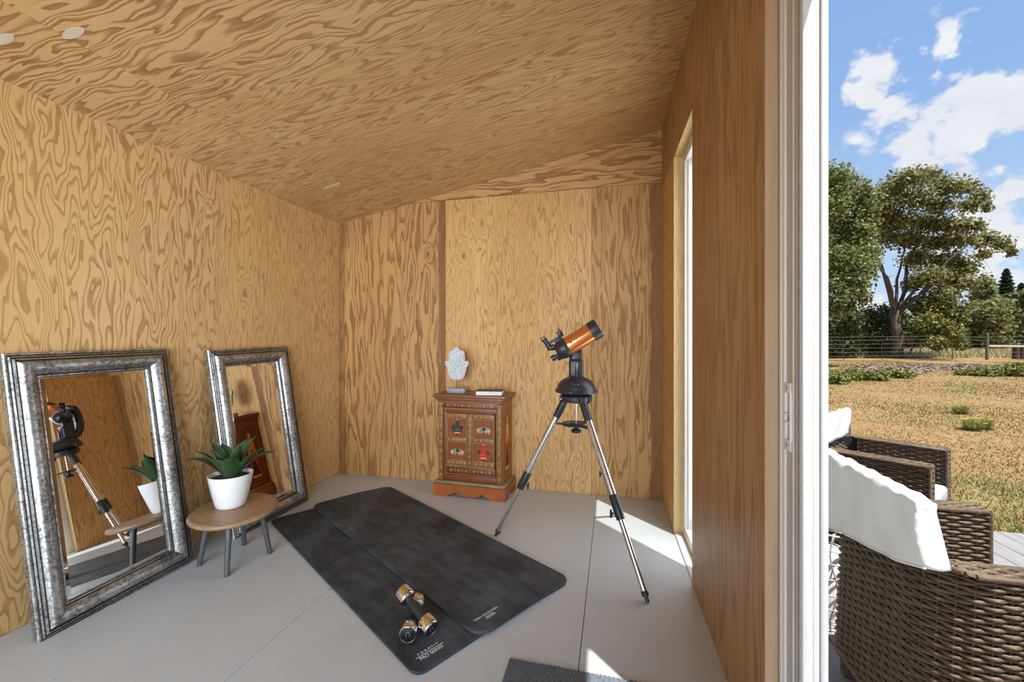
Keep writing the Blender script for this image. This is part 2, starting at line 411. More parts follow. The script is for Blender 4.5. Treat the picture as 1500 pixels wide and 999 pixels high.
M['leaf_dark'] = island_mat('dark_thicket_leaf', [(0.0, (0.05, 0.065, 0.020)), (0.6, (0.11, 0.128, 0.038)), (1.0, (0.19, 0.20, 0.065))])
M['leaf_yellow'] = island_mat('yellow_green_leaf', [(0.0, (0.085, 0.10, 0.024)), (0.6, (0.20, 0.21, 0.05)), (0.93, (0.32, 0.29, 0.07)), (1.0, (0.42, 0.28, 0.07))])
M['leaf_conifer'] = island_mat('blue_green_needles', [(0.0, (0.024, 0.046, 0.030)), (1.0, (0.070, 0.110, 0.065))])
M['leaf_shrub'] = island_mat('groundcover_leaf', [(0.0, (0.10, 0.12, 0.026)), (0.6, (0.21, 0.23, 0.055)), (1.0, (0.34, 0.34, 0.10))])
M['straw'] = island_mat('straw_blade', [(0.0, (0.16, 0.095, 0.036)), (0.45, (0.30, 0.195, 0.072)), (0.8, (0.40, 0.28, 0.115)), (0.86, (0.125, 0.13, 0.042)), (1.0, (0.09, 0.11, 0.032))], 0.8, 0.2)
M['green_blade'] = island_mat('green_blade', [(0.0, (0.17, 0.21, 0.05)), (0.6, (0.31, 0.34, 0.10)), (1.0, (0.46, 0.42, 0.17))], 0.7, 0.25)
M['tallgrass'] = island_mat('tall_dry_grass_blade', [(0.0, (0.22, 0.20, 0.08)), (0.5, (0.42, 0.34, 0.16)), (1.0, (0.56, 0.46, 0.25))], 0.8, 0.2)
M['bark'] = pbr('grey_brown_bark', (0.085, 0.062, 0.047), 0.9, var=0.5, stretch=(1, 1, 0.25), scale=7, bump=0.8, bscale=9)
M['bark_pale'] = pbr('pale_branch_bark', (0.24, 0.20, 0.155), 0.85, var=0.3, scale=5)
M['post'] = pbr('weathered_post', (0.16, 0.13, 0.10), 0.85, var=0.3, stretch=(1, 1, 0.2), scale=14)
M['rail'] = pbr('silvered_rail', (0.50, 0.46, 0.40), 0.8, var=0.15)
M['brown_post'] = pbr('dark_brown_trunk', (0.065, 0.038, 0.026), 0.85, var=0.4, stretch=(1, 1, 0.2), scale=9)
M['t_post'] = pbr('rusty_steel', (0.05, 0.045, 0.035), 0.7, 0.3)
M['wire_f'] = pbr('galvanised_wire', (0.30, 0.29, 0.27), 0.5, 0.3)
M['mulch'] = island_mat('bark_chip', [(0.0, (0.10, 0.066, 0.048)), (0.5, (0.20, 0.145, 0.11)), (1.0, (0.31, 0.245, 0.20))], 0.9, 0.0)
M['yellow_petal'] = pbr('yellow_petal', (0.78, 0.50, 0.03), 0.6)
M['hill'] = pbr('hazy_hill', (0.22, 0.27, 0.30), 1.0, var=0.15, scale=0.02)

# ------------------------------------------------------------------ mesh builder
class MB:
    def __init__(self):
        self.v = []; self.f = []; self.mi = []; self.sm = []; self.uv = []; self.mats = []; self.has_uv = False
    def m(self, mat):
        if mat not in self.mats: self.mats.append(mat)
        return self.mats.index(mat)
    def add(self, verts, faces, mat, smooth=False, uvs=None):
        b = len(self.v); k = self.m(mat)
        self.v.extend([tuple(p) for p in verts])
        for i, f in enumerate(faces):
            self.f.append(tuple(b + q for q in f)); self.mi.append(k); self.sm.append(smooth)
            if uvs is not None: self.uv.append(uvs[i]); self.has_uv = True
            else: self.uv.append(None)
        return self
    def box(self, c, s, mat, rot=None, bevel=0.0, seg=2):
        x, y, z = (q / 2 for q in s)
        if bevel > 0:
            bm = bmesh.new(); bmesh.ops.create_cube(bm, size=1.0)
            bmesh.ops.scale(bm, vec=s, verts=bm.verts)
            bmesh.ops.bevel(bm, geom=bm.edges[:], offset=min(bevel, min(s) * 0.49), segments=seg, affect='EDGES', profile=0.5)
            bm.verts.ensure_lookup_table()
            vs = [Vector(q.co) for q in bm.verts]; fs = [[q.index for q in f.verts] for f in bm.faces]
            bm.free()
        else:
            vs = [Vector((a, b, d)) for a in (-x, x) for b in (-y, y) for d in (-z, z)]
            fs = [(0, 1, 3, 2), (4, 6, 7, 5), (0, 4, 5, 1), (2, 3, 7, 6), (0, 2, 6, 4), (1, 5, 7, 3)]
        if rot is not None: vs = [rot @ q for q in vs]
        c = Vector(c)
        return self.add([q + c for q in vs], fs, mat, bevel > 0)
    def tube(self, pts, rad, mat, n=10, caps=True, smooth=True, squash=None):
        pts = [Vector(p) for p in pts]
        if not hasattr(rad, '__len__'): rad = [rad] * len(pts)
        vs = []; fs = []; prev = None
        for i, p in enumerate(pts):
            a = pts[max(0, i - 1)]; b = pts[min(len(pts) - 1, i + 1)]
            d = (b - a); d = d.normalized() if d.length > 1e-9 else Vector((0, 0, 1))
            if prev is None:
                u = d.orthogonal().normalized()
                if abs(d.z) < 0.9: u = d.cross(Vector((0, 0, 1))).normalized()
            else:
                u = prev - d * prev.dot(d); u = u.normalized() if u.length > 1e-9 else d.orthogonal().normalized()
            prev = u; w = d.cross(u)
            for k in range(n):
                t = 2 * PI * k / n
                vs.append(p + (u * math.cos(t) + w * math.sin(t) * (squash or 1.0)) * rad[i])
        for i in range(len(pts) - 1):
            for k in range(n):
                k2 = (k + 1) % n
                fs.append((i * n + k, i * n + k2, (i + 1) * n + k2, (i + 1) * n + k))
        self.add(vs, fs, mat, smooth)
        if caps:
            e = (len(pts) - 1) * n
            self.add(vs[:n], [tuple(range(n))[::-1]], mat, False)
            self.add(vs[e:e + n], [tuple(range(n))], mat, False)
        return self
    def lathe(self, prof, mat, n=32, c=(0, 0, 0), M4=None, smooth=True, sx=1.0, sy=1.0):
        """prof: list of (r, z)"""
        vs = []; fs = []
        for r, z in prof:
            for k in range(n):
                t = 2 * PI * k / n
                vs.append(Vector((r * math.cos(t) * sx, r * math.sin(t) * sy, z)))
        for i in range(len(prof) - 1):
            for k in range(n):
                k2 = (k + 1) % n
                fs.append((i * n + k, i * n + k2, (i + 1) * n + k2, (i + 1) * n + k))
        if prof[0][0] > 1e-6: fs.append(tuple(range(n))[::-1])
        if prof[-1][0] > 1e-6: fs.append(tuple((len(prof) - 1) * n + k for k in range(n)))
        if M4 is not None: vs = [M4 @ q for q in vs]
        c = Vector(c)
        return self.add([q + c for q in vs], fs, mat, smooth)
    def prism(self, poly, depth, mat, M4=None, side=None):
        """poly: 2-D outline (x, z) extruded along y from 0 to depth"""
        n = len(poly)
        vs = [Vector((x, 0, z)) for x, z in poly] + [Vector((x, depth, z)) for x, z in poly]
        if M4 is not None: vs = [M4 @ q for q in vs]
        self.add(vs, [tuple(range(n)), tuple(range(n, 2 * n))[::-1]], mat)
        self.add(vs, [(i, i + n, (i + 1) % n + n, (i + 1) % n) for i in range(n)], side or mat)
        return self
    def flat(self, pts, mat):
        return self.add(pts, [tuple(range(len(pts)))], mat)
    def build(self, name, parent=None, sharp=35, weld=True):
        me = bpy.data.meshes.new(name)
        me.from_pydata(self.v, [], self.f)
        for q in self.mats: me.materials.append(q)
        me.polygons.foreach_set('material_index', self.mi)
        me.polygons.foreach_set('use_smooth', self.sm)
        if self.has_uv:
            lay = me.uv_layers.new(name='UVMap'); buf = []
            for f, u in zip(self.f, self.uv):
                for i in range(len(f)): buf.extend(u[i] if u else (0.0, 0.0))
            lay.data.foreach_set('uv', buf)
        if weld and not self.has_uv and len(self.v) < 60000:
            bm = bmesh.new(); bm.from_mesh(me)
            bmesh.ops.remove_doubles(bm, verts=bm.verts, dist=1e-6)
            bmesh.ops.recalc_face_normals(bm, faces=bm.faces)
            bm.to_mesh(me); bm.free()
        if sharp: me.set_sharp_from_angle(angle=R_(sharp))
        me.update()
        o = bpy.data.objects.new(name, me); COL.objects.link(o)
        if parent: o.parent = parent
        return o

def thing(name, label, cat, loc=(0, 0, 0), rz=0.0, group=None):
    o = bpy.data.objects.new(name, None); COL.objects.link(o)
    o.empty_display_size = 0.1
    o.location = loc; o.rotation_euler = (0, 0, rz)
    return tag(o, label, cat, group)
def tag(o, label, cat, group=None, kind=None):
    o['label'] = label; o['category'] = cat
    if group: o['group'] = group
    if kind: o['kind'] = kind
    return o
def struct(o, label=None, cat=None):
    o['kind'] = 'structure'
    if label: o['label'] = label
    if cat: o['category'] = cat
    return o
def copy_tree(o, parent=None):
    c = o.copy(); COL.objects.link(c)
    if parent: c.parent = parent
    for ch in list(o.children): copy_tree(ch, c)
    return c

def quad_uv(mb, p, u, v, w, h, mat, off=(0, 0), grain='v', thick=0.0, nrm=None):
    """a plywood sheet: corner p, unit u and v, size w by h, metre UVs"""
    p, u, v = Vector(p), Vector(u), Vector(v)
    q = [p, p + u * w, p + u * w + v * h, p + v * h]
    c = [(0, 0), (w, 0), (w, h), (0, h)]
    poly_uv(mb, q, c, mat, off, grain, thick, nrm)
def poly_uv(mb, q, c, mat, off=(0, 0), grain='v', thick=0.0, nrm=None):
    q = [Vector(p_) for p_ in q]
    uv = [(a + off[0], b + off[1]) if grain == 'v' else (b + off[0], a + off[1]) for a, b in c]
    n = len(q)
    mb.add(q, [tuple(range(n))], mat, False, [uv])
    if thick:
        nv = Vector(nrm) * thick
        for i in range(n):
            j = (i + 1) % n
            mb.add([q[i], q[j], q[j] - nv, q[i] - nv], [(0, 1, 2, 3)], mat, False, [[uv[i], uv[j], uv[j], uv[i]]])

def text_part(name, body, size, M4, mat, parent, extrude=0.0004):
    cu = bpy.data.curves.new(name, 'FONT'); cu.body = body; cu.size = size
    cu.extrude = extrude; cu.align_x = 'CENTER'; cu.align_y = 'CENTER'
    cu.materials.append(mat)
    tmp = bpy.data.objects.new(name, cu); COL.objects.link(tmp)
    bpy.context.view_layer.update()
    me = bpy.data.meshes.new_from_object(tmp.evaluated_get(bpy.context.evaluated_depsgraph_get()))
    bpy.data.objects.remove(tmp)
    o = bpy.data.objects.new(name, me); COL.objects.link(o); o.parent = parent
    o.matrix_local = M4
    return o

# ------------------------------------------------------------------ room shell
XL, YB, YF = -2.456, 3.36, -1.40
def zc(x): return 2.30 + 0.19 * (x - XL)
G = 0.0015   # joint between sheets

# floor
mb = MB()
xs = [XL, -1.355, -0.125, 0.56]
for i in range(3):
    cuts = {0: [YF, -0.3, 2.15, YB], 1: [YF, 0.0, 2.215, YB], 2: [YF, 0.9, YB]}[i]
    for y0, y1 in zip(cuts[:-1], cuts[1:]):
        mb.box(((xs[i] + xs[i + 1]) / 2, (y0 + y1) / 2, -0.01), (xs[i + 1] - xs[i] - 0.003, y1 - y0 - 0.003, 0.02), M['floor'], bevel=0.0012, seg=1)
mb.box(((XL + 0.56) / 2 - 0.06, (YF + YB) / 2, -0.075), (3.02 + 0.14, YB - YF + 0.28, 0.11), M['wicker_core'])
struct(mb.build('floor'))

# left wall
mb = MB()
yc = [YF, -0.30, 0.92, 2.14, YB]
seeds = [(11, 5), (31, 17), (3.4, 8.2), (60, 40)]
for i in range(4):
    y0, y1 = yc[i], yc[i + 1]
    quad_uv(mb, (XL, y0 + G, 0), (0, 1, 0), (0, 0, 1), y1 - y0 - 2 * G, 2.31, M['ply_left2'] if i == 3 else M['ply_left'], (seeds[i][0] + (0.0 if i != 3 else 2.0), seeds[i][1]), 'v', 0.012, (1, 0, 0))
mb.box((XL - 0.072, (YF + YB) / 2, 1.16), (0.12, YB - YF + 0.28, 2.5), M['ply_outer'])
struct(mb.build('wall_left'))

# back wall
mb = MB()
xs = [XL, -1.41, -0.165, 0.362]
mm = ['ply_back', 'ply_back2', 'ply_back3']; seeds = [(20, 30), (50, 30), (71, 13)]
for i in range(3):
    x0, x1 = xs[i] + G, xs[i + 1] - G
    h0, h1 = min(2.435, zc(x0) + 0.01), min(2.435, zc(x1) + 0.01)
    q = [(x0, YB, 0), (x1, YB, 0), (x1, YB, h1), (x0, YB, h0)]
    c = [(0, 0), (x1 - x0, 0), (x1 - x0, h1), (0, h0)]
    if i == 0:
        xk = XL + (2.425 - 2.30) / 0.19
        q.insert(3, (xk, YB, 2.435)); c.insert(3, (xk - x0, 2.435))
    poly_uv(mb, q, c, M[mm[i]], seeds[i], 'v', 0.012, (0, -1, 0))
xk = XL + (2.438 - 2.30) / 0.19
poly_uv(mb, [(xk, YB, 2.438), (0.362, YB, 2.438), (0.362, YB, zc(0.362) + 0.01)], [(0, 0), (0.362 - xk, 0), (0.362 - xk, 0.41)], M['ply_back'], (33, 4), 'u', 0.012, (0, -1, 0))
mb.box((-1.0, YB + 0.072, 1.4), (3.2, 0.12, 3.0), M['ply_outer'])
struct(mb.build('wall_back'))

# ceiling
mb = MB()
sl = math.sqrt(1 + 0.19 ** 2)
ud = Vector((1 / sl, 0, 0.19 / sl)); nd = Vector((0.19 / sl, 0, -1 / sl))
rows = [YF, -0.77, 0.45, 1.67, 2.89, YB]
mt = ['ply_ceil', 'ply_ceil', 'ply_ceil', 'ply_ceil2', 'ply_ceil2']
for i in range(5):
    for (x0, x1, s) in ((XL - 0.005, -2.03, 0), (-2.03, 0.47, 1)):
        quad_uv(mb, (x0, rows[i] + G, zc(x0)), ud, (0, 1, 0), (x1 - x0) * sl - G, rows[i + 1] - rows[i] - 2 * G, M[mt[i]], (9.3 * i + 4 * s + 1.7, 6.1 * i + 3 * s), 'u', 0.012, nd)
cm = Vector(((XL + 0.45) / 2, (YF + YB) / 2, zc((XL + 0.45) / 2))) - nd * 0.085
mb.box(cm, (3.36, YB - YF + 0.4, 0.14), M['ply_outer'], Matrix.Rotation(-math.atan(0.19), 3, 'Y'))
ceil = struct(mb.build('ceiling'))
def ceil_patch(x, y, l, w):
    c = Vector((x, y, zc(x))) + nd * 0.0012
    m2 = MB(); n = 20
    pts = []
    for k in range(n):
        t = 2 * PI * k / n
        pts.append(c + ud * (l * math.cos(t)) + Vector((0, 1, 0)) * (w * math.sin(t) * (abs(math.sin(t)) ** 0.35)))
    m2.add(pts + [p - nd * 0.001 for p in pts], [tuple(range(n))] + [(i, (i + 1) % n, (i + 1) % n + n, i + n) for i in range(n)], M['patch'])
    o = m2.build('filler_patch', ceil); o['label'] = 'pale boat-shaped filler patch'
for a in ((-1.99, 1.14, 0.055, 0.018), (-2.21, 1.06, 0.05, 0.018), (-2.04, 2.70, 0.075, 0.02)): ceil_patch(*a)

# right wall: local frame, s runs from the back corner towards the front, n points outdoors
AW = R_(1.2)
OW = Vector((0.362, YB, 0))
sd = Vector((math.sin(AW), -math.cos(AW), 0)); nw = Vector((math.cos(AW), math.sin(AW), 0)); Z = Vector((0, 0, 1))
def W(s, n, z): return OW + sd * s + nw * n + Z * z
ROTW = Matrix((sd, nw, Z)).transposed()          # columns s, n, z
WS0, WS1, WZ0, WZ1 = 0.56, 1.125, 0.012, 2.385     # tall window opening
DS0, DS1, DZ = 2.083, 4.05, 2.40                  # door opening
SF = YB - YF
THK = 0.15
def wbox(mb, s0, s1, n0, n1, z0, z1, mat, bevel=0.0, seg=2):
    mb.box(W((s0 + s1) / 2, (n0 + n1) / 2, (z0 + z1) / 2), (s1 - s0, n1 - n0, z1 - z0), mat, ROTW, bevel, seg)
mb = MB()
ztop = 2.86
def rsheet(s0, s1, z0, z1, off, grain='v', mat='ply_right'):
    quad_uv(mb, W(s0 + G, 0, z0 + G), sd, Z, s1 - s0 - 2 * G, z1 - z0 - 2 * G, M[mat], off, grain, 0.012, -nw)
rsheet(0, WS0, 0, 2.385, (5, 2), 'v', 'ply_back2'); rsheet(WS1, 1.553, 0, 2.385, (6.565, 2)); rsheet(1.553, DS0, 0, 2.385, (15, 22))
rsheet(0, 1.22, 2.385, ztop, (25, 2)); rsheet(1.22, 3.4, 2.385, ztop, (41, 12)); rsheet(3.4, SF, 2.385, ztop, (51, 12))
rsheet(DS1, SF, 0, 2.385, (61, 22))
for (a, b, z0, z1) in ((-0.13, WS0, -0.02, 2.385), (WS1, DS0, -0.02, 2.385), (DS1, SF + 0.13, -0.02, 2.385), (-0.13, SF + 0.13, 2.385, ztop)):
    wbox(mb, a, b, 0.0125, THK, z0, z1, M['ply_outer'])
# door header and the bare edge of the opening
wbox(mb, DS0 - 0.001, DS0 + 0.004, 0.0, 0.032, 0, 2.385, M['stud'])
# pale reveal linings of the tall window
for (q, c) in (
    ([W(WS0, 0, WZ0), W(WS0, 0.15, WZ0), W(WS0, 0.15, WZ1), W(WS0, 0, WZ1)], [(0, 0), (0.15, 0), (0.15, 2.37), (0, 2.37)]),
    ([W(WS1, 0, WZ0), W(WS1, 0.15, WZ0), W(WS1, 0.15, WZ1), W(WS1, 0, WZ1)], [(0, 0), (0.15, 0), (0.15, 2.37), (0, 2.37)]),
    ([W(WS0, 0, WZ1), W(WS0, 0.15, WZ1), W(WS1, 0.15, WZ1), W(WS1, 0, WZ1)], [(0, 0), (0.15, 0), (0.15, 0.565), (0, 0.565)])):
    ctr = W((WS0 + WS1) / 2, 0.075, 1.2)
    q2 = [p + ((ctr - p).dot(sd) * sd).normalized() * 0.004 if abs(q[0].z - q[2].z) > 1 else p - Z * 0.004 for p in q]
    poly_uv(mb, q2, c, M['ply_edge'], (3, 3))
struct(mb.build('wall_right'))

# front wall (behind the camera) around an unseen wide opening, added to let light in
mb = MB()
def fsheet(x0, x1, z0, z1, off):
    quad_uv(mb, (x0, YF, z0), (1, 0, 0), Z, x1 - x0, z1 - z0, M['ply_left'], off, 'v', 0.012, (0, 1, 0))
fsheet(XL, -2.3, 0, 2.9, (81, 3)); fsheet(0.3, 0.46, 0, 2.9, (84, 3)); fsheet(-2.3, 0.3, 2.38, 2.9, (90, 4)); fsheet(-2.3, 0.3, 0, 0.3, (97, 4))
struct(mb.build('wall_front'))
mb = MB()
for x in (-2.27, -1.0, 0.27): mb.box((x, YF - 0.03, 1.34), (0.06, 0.06, 2.08), M['vinyl'], bevel=0.004)
for z in (0.33, 2.35): mb.box((-1.0, YF - 0.03, z), (2.6, 0.06, 0.06), M['vinyl'], bevel=0.004)
front_opening = struct(mb.build('added_front_opening'))  # frame of the unseen opening, put in for the lighting

# tall window
mb = MB()
n0, n1 = 0.052, 0.13
FR = 0.058
wbox(mb, WS0 + 0.005, WS0 + FR + 0.02, n0, n1, WZ0, WZ1 - 0.004, M['vinyl'], 0.004)
wbox(mb, WS1 - FR + 0.022, WS1 - 0.005, n0, n1, WZ0, WZ1 - 0.004, M['vinyl'], 0.004)
wbox(mb, WS0 + FR, WS1 - 0.01, n0, n1, WZ1 - 0.062, WZ1 - 0.004, M['vinyl'], 0.004)
wbox(mb, WS0 + FR, WS1 - 0.01, n0, n1, WZ0, WZ0 + 0.06, M['vinyl'], 0.004)
# inner bead, stepped back
for (a, b, z0, z1) in ((WS0 + FR + 0.02, WS0 + FR + 0.035, WZ0 + 0.06, WZ1 - 0.062), (WS1 - FR + 0.014, WS1 - FR + 0.024, WZ0 + 0.06, WZ1 - 0.062)):
    wbox(mb, a, b, n0 + 0.018, n1, z0, z1, M['vinyl'], 0.002)
wbox(mb, WS0 + 0.005, WS1 - 0.005, 0.004, n0, -0.002, WZ0, M['vinyl'], 0.003)
win = struct(mb.build('window_1'))
mb = MB()
wbox(mb, WS0 + FR, WS1 - 0.02, 0.102, 0.108, WZ0 + 0.05, WZ1 - 0.06, M['glass'])
mb.build('glass_pane', win)

# sliding door frame
mb = MB()
a0 = DS0
wbox(mb, a0 - 0.03, a0 + 0.010, 0.033, 0.060, 0, 2.385, M['vinyl_grey'])
wbox(mb, a0 + 0.010, a0 + 0.047, 0.031, 0.060, 0, 2.385, M['vinyl'], 0.003)          # inner flange
wbox(mb, a0 + 0.018, a0 + 0.030, 0.0295, 0.035, 0, 2.385, M['vinyl'], 0.001)
wbox(mb, a0 - 0.03, a0 + 0.122, 0.037, 0.093, 0, 2.385, M['vinyl'], 0.003)          # jamb, strikes on its room side
wbox(mb, a0 + 0.047, a0 + 0.118, 0.0362, 0.045, 0, 2.385, M['channel'])
wbox(mb, a0 + 0.084, a0 + 0.090, 0.0345, 0.038, 0, 2.385, M['vinyl'], 0.001)
wbox(mb, a0 + 0.119, a0 + 0.128, 0.034, 0.040, 0, 2.385, M['vinyl_grey'], 0.001)   # weatherstrip
wbox(mb, a0 + 0.117, a0 + 0.136, 0.037, 0.060, 0, 2.385, M['vinyl'], 0.004)
wbox(mb, a0 + 0.117, a0 + 0.131, 0.062, 0.076, 0, 2.385, M['vinyl'], 0.004)
wbox(mb, a0 + 0.115, a0 + 0.136, 0.078, 0.093, 0, 2.385, M['vinyl'], 0.004)
# head and sill of the opening, far jamb near the front
wbox(mb, a0, DS1, 0.03, 0.131, 2.33, 2.40, M['vinyl'], 0.004)
wbox(mb, a0 + 0.13, DS1, 0.03, 0.131, -0.02, 0.018, M['vinyl'], 0.004)
wbox(mb, DS1 - 0.06, DS1, 0.03, 0.131, 0, 2.385, M['vinyl'], 0.004)
door = struct(mb.build('door_1'))
mb = MB()
zc0 = 1.02
def spl(s0, s1, n0_, n1_, z0, z1, m, bv=0.0): wbox(mb, s0, s1, n0_, n1_, z0, z1, m, bv)
S0 = a0 + 0.049; S1 = a0 + 0.083
zlo, zhi = 0.937, 1.112
spl(S0, S1, 0.0300, 0.0385, zhi - 0.028, zhi, M['strike'], 0.002)
spl(S0, S1, 0.0300, 0.0385, zlo, zlo + 0.028, M['strike'], 0.002)
spl(S0, S0 + 0.004, 0.0300, 0.0385, zlo, zhi, M['strike'], 0.001)
spl(S1 - 0.004, S1, 0.0300, 0.0385, zlo, zhi, M['strike'], 0.001)
for z in (zlo + 0.073, zlo + 0.095): spl(S0, S1, 0.0300, 0.0385, z - 0.002, z + 0.002, M['strike'], 0.0005)
spl(S0 + 0.005, S1 - 0.005, 0.0355, 0.040, zlo + 0.075, zlo + 0.093, M['vinyl_grey'])
st = mb.build('strike_plate', door)
for z in (zlo + 0.014, zhi - 0.014):
    m2 = MB(); m2.tube([W(S0 + 0.017, 0.0305, z), W(S0 + 0.017, 0.0292, z)], [0.0048, 0.004], M['screw'], 14)
    m2.build('screw', st)
mb = MB(); wbox(mb, a0 + 0.100, a0 + 0.106, 0.034, 0.0385, zlo + 0.02, zhi - 0.01, M['vinyl_grey'], 0.001)
mb.build('latch_slot', door)

# ------------------------------------------------------------------ leaning mirrors
def make_mirror(label):
    Wm, Hm = 0.648, 1.19
    root = thing('leaning_mirror', label, 'mirror')
    prof = [(0.0, 0.0), (0.0, 0.026), (0.004, 0.032), (0.009, 0.033), (0.011, 0.027), (0.014, 0.033), (0.019, 0.036), (0.022, 0.030), (0.025, 0.037), (0.031, 0.040), (0.034, 0.033),
            (0.037, 0.038), (0.044, 0.047), (0.054, 0.053), (0.066, 0.054), (0.078, 0.049), (0.088, 0.040), (0.096, 0.030), (0.099, 0.024), (0.102, 0.0265), (0.107, 0.0265), (0.110, 0.021), (0.112, 0.010)]
    grooves = {3, 6, 9, 17, 20}
    mb = MB(); n = len(prof)
    vs = []
    for (sx, sy) in ((0, 0), (1, 0), (1, 1), (0, 1)):
        for (d, hgt) in prof:
            vs.append(Vector((d if not sx else Wm - d, hgt, d if not sy else Hm - d)))
    for k in range(4):
        k2 = (k + 1) % 4
        for i in range(n - 1):
            mat = M['silver_dark'] if i in grooves else M['silver']
            mb.add([vs[k * n + i], vs[k2 * n + i], vs[k2 * n + i + 1], vs[k * n + i + 1]], [(0, 1, 2, 3)], mat, True)
    mb.box((Wm / 2, 0.001, Hm / 2), (Wm - 0.01, 0.006, Hm - 0.01), M['silver_dark'])
    mb.build('frame', root, sharp=28)
    g = MB(); e = 0.108; bv = 0.020; y0, y1 = 0.0105, 0.0125
    o_ = [(e, y0, e), (Wm - e, y0, e), (Wm - e, y0, Hm - e), (e, y0, Hm - e)]
    i_ = [(e + bv, y1, e + bv), (Wm - e - bv, y1, e + bv), (Wm - e - bv, y1, Hm - e - bv), (e + bv, y1, Hm - e - bv)]
    g.add(o_ + i_, [(4, 5, 6, 7)] + [(k, (k + 1) % 4, (k + 1) % 4 + 4, k + 4) for k in range(4)], M['mirror'])
    g.build('bevelled_glass', root, sharp=0)
    return root
def place_mirror(o, ybot, ytop, xb):
    # local x along the wall, y out of the glass, z up the frame; lean back onto the wall
    xt = XL + 0.004
    Hm = 1.19
    dx = xt - xb
    upv = Vector((dx, ytop - ybot, math.sqrt(max(0.01, Hm * Hm - dx * dx - (ytop - ybot) ** 2)))).normalized()
    al = Vector((0, 1, 0)); al = (al - upv * al.dot(upv)).normalized()
    out = upv.cross(al) * -1
    if out.x < 0: out = -out
    m = Matrix((al, out, upv)).transposed().to_4x4()
    # local frame is left-handed along +y: mirror along x so that x runs from far to near
    if m.determinant() < 0:
        m = Matrix((-al, out, upv)).transposed().to_4x4()
        m.translation = Vector((xb, ybot + 0.648, 0.0))
    else:
        m.translation = Vector((xb, ybot, 0.0))
    o.matrix_world = m
mir1 = make_mirror('large silver framed mirror leaning on the wall, nearer one, telescope legs reflected in it')
place_mirror(mir1, 1.180, 1.155, -2.285)
mir2 = copy_tree(mir1)
mir2['label'] = 'silver framed mirror leaning behind the potted plant, red cabinet reflected in it'
place_mirror(mir2, 2.075, 2.040, -2.290)
for q in (mir1, mir2): q['group'] = 'leaning silver mirrors'

# ------------------------------------------------------------------ stool and potted plant
stool = thing('side_table', 'low wooden table with rounded top and four grey metal legs, under the plant', 'table', (-2.045, 1.885, 0), 0)
mb = MB()
tilt = R_(-54)
prof = [(0.001, 0.262), (0.86, 0.262), (0.95, 0.265), (0.99, 0.272), (1.0, 0.280), (0.985, 0.288), (0.95, 0.2925), (0.90, 0.2945), (0.001, 0.295)]
mb.lathe(prof, M['tabletop'], 64, M4=Matrix.Rotation(R_(126), 4, 'Z') @ Matrix.Diagonal((0.245, 0.212, 1, 1)))
mb.build('tabletop', stool, sharp=50)
for (fx, fy) in ((-2.184, 1.79), (-1.942, 1.741), (-2.145, 2.04), (-1.91, 1.99)):
    lx, ly = fx + 2.045, fy - 1.885
    m2 = MB(); m2.tube([(lx, ly, 0.0), (lx * 0.985, ly * 0.985, 0.006), (lx * 0.72, ly * 0.72, 0.266)], [0.011, 0.013, 0.0145], M['steel_grey'], 16)
    m2.build('leg', stool)

plant = thing('potted_plant', 'dark green agave in a white pot standing on the low wooden table', 'plant', (-2.085, 1.895, 0.295))
mb = MB()
mb.lathe([(0.001, 0.0), (0.062, 0.0), (0.070, 0.004), (0.076, 0.02), (0.090, 0.08), (0.102, 0.14), (0.108, 0.176), (0.1085, 0.181), (0.105, 0.182), (0.102, 0.178), (0.098, 0.150), (0.001, 0.150)], M['white_pot'], 48)
mb.build('pot', plant, sharp=60)
mb = MB(); mb.lathe([(0.0975, 0.150), (0.096, 0.162), (0.06, 0.166), (0.001, 0.167)], M['soil'], 24); mb.build('soil', plant)
random.seed(5)
def agave_leaf(az, lean, L, wid, curl):
    m2 = MB(); n = 14; vs = []; uvs = []
    side = Vector((-math.sin(az), math.cos(az), 0)); d0 = Vector((math.cos(az), math.sin(az), 0))
    p = d0 * 0.030 + Vector((0, 0, 0.162)); ang = lean * 0.55
    for i in range(n + 1):
        t = i / n
        w = wid * (0.55 + 1.5 * t * (1 - t) * 1.6 - 0.15 * t) * (1 if t < 0.75 else max(0.02, 1 - ((t - 0.75) / 0.25) ** 1.3))
        nn = d0 * math.cos(ang + PI / 2 * 0) * 0 + Vector((0, 0, 1))
        tang = d0 * math.sin(ang) + Vector((0, 0, 1)) * math.cos(ang)
        nrm = d0 * -math.cos(ang) + Vector((0, 0, 1)) * math.sin(ang)
        for k, (s, up_) in enumerate(((-1, 0.30), (-0.5, 0.07), (0, 0), (0.5, 0.07), (1, 0.30))):
            vs.append(p + side * (w * s) + nrm * (w * up_))
        for k, (s, up_) in enumerate(((-1, 0.30), (-0.5, 0.07), (0, 0), (0.5, 0.07), (1, 0.30))):
            th = 0.0035 * (1 - 0.7 * t)
            vs.append(p + side * (w * s * 0.98) + nrm * (w * up_ - (th if abs(s) < 0.9 else 0.0006)))
        p = p + tang * (L / n); ang += (lean * 0.45 + curl * (t ** 2)) / n * 1.6
    fs = []; fu = []
    for i in range(n):
        for k in range(4):
            a = i * 10 + k
            fs.append((a, a + 1, a + 11, a + 10)); fu.append([(k / 4, i / n), ((k + 1) / 4, i / n), ((k + 1) / 4, (i + 1) / n), (k / 4, (i + 1) / n)])
            a += 5
            fs.append((a, a + 10, a + 11, a + 1)); fu.append([(k / 4, i / n), (k / 4, (i + 1) / n), ((k + 1) / 4, (i + 1) / n), ((k + 1) / 4, i / n)])
    m2.add(vs, fs, M['agave'], True, fu)
    return m2.build('leaf', plant, sharp=0)
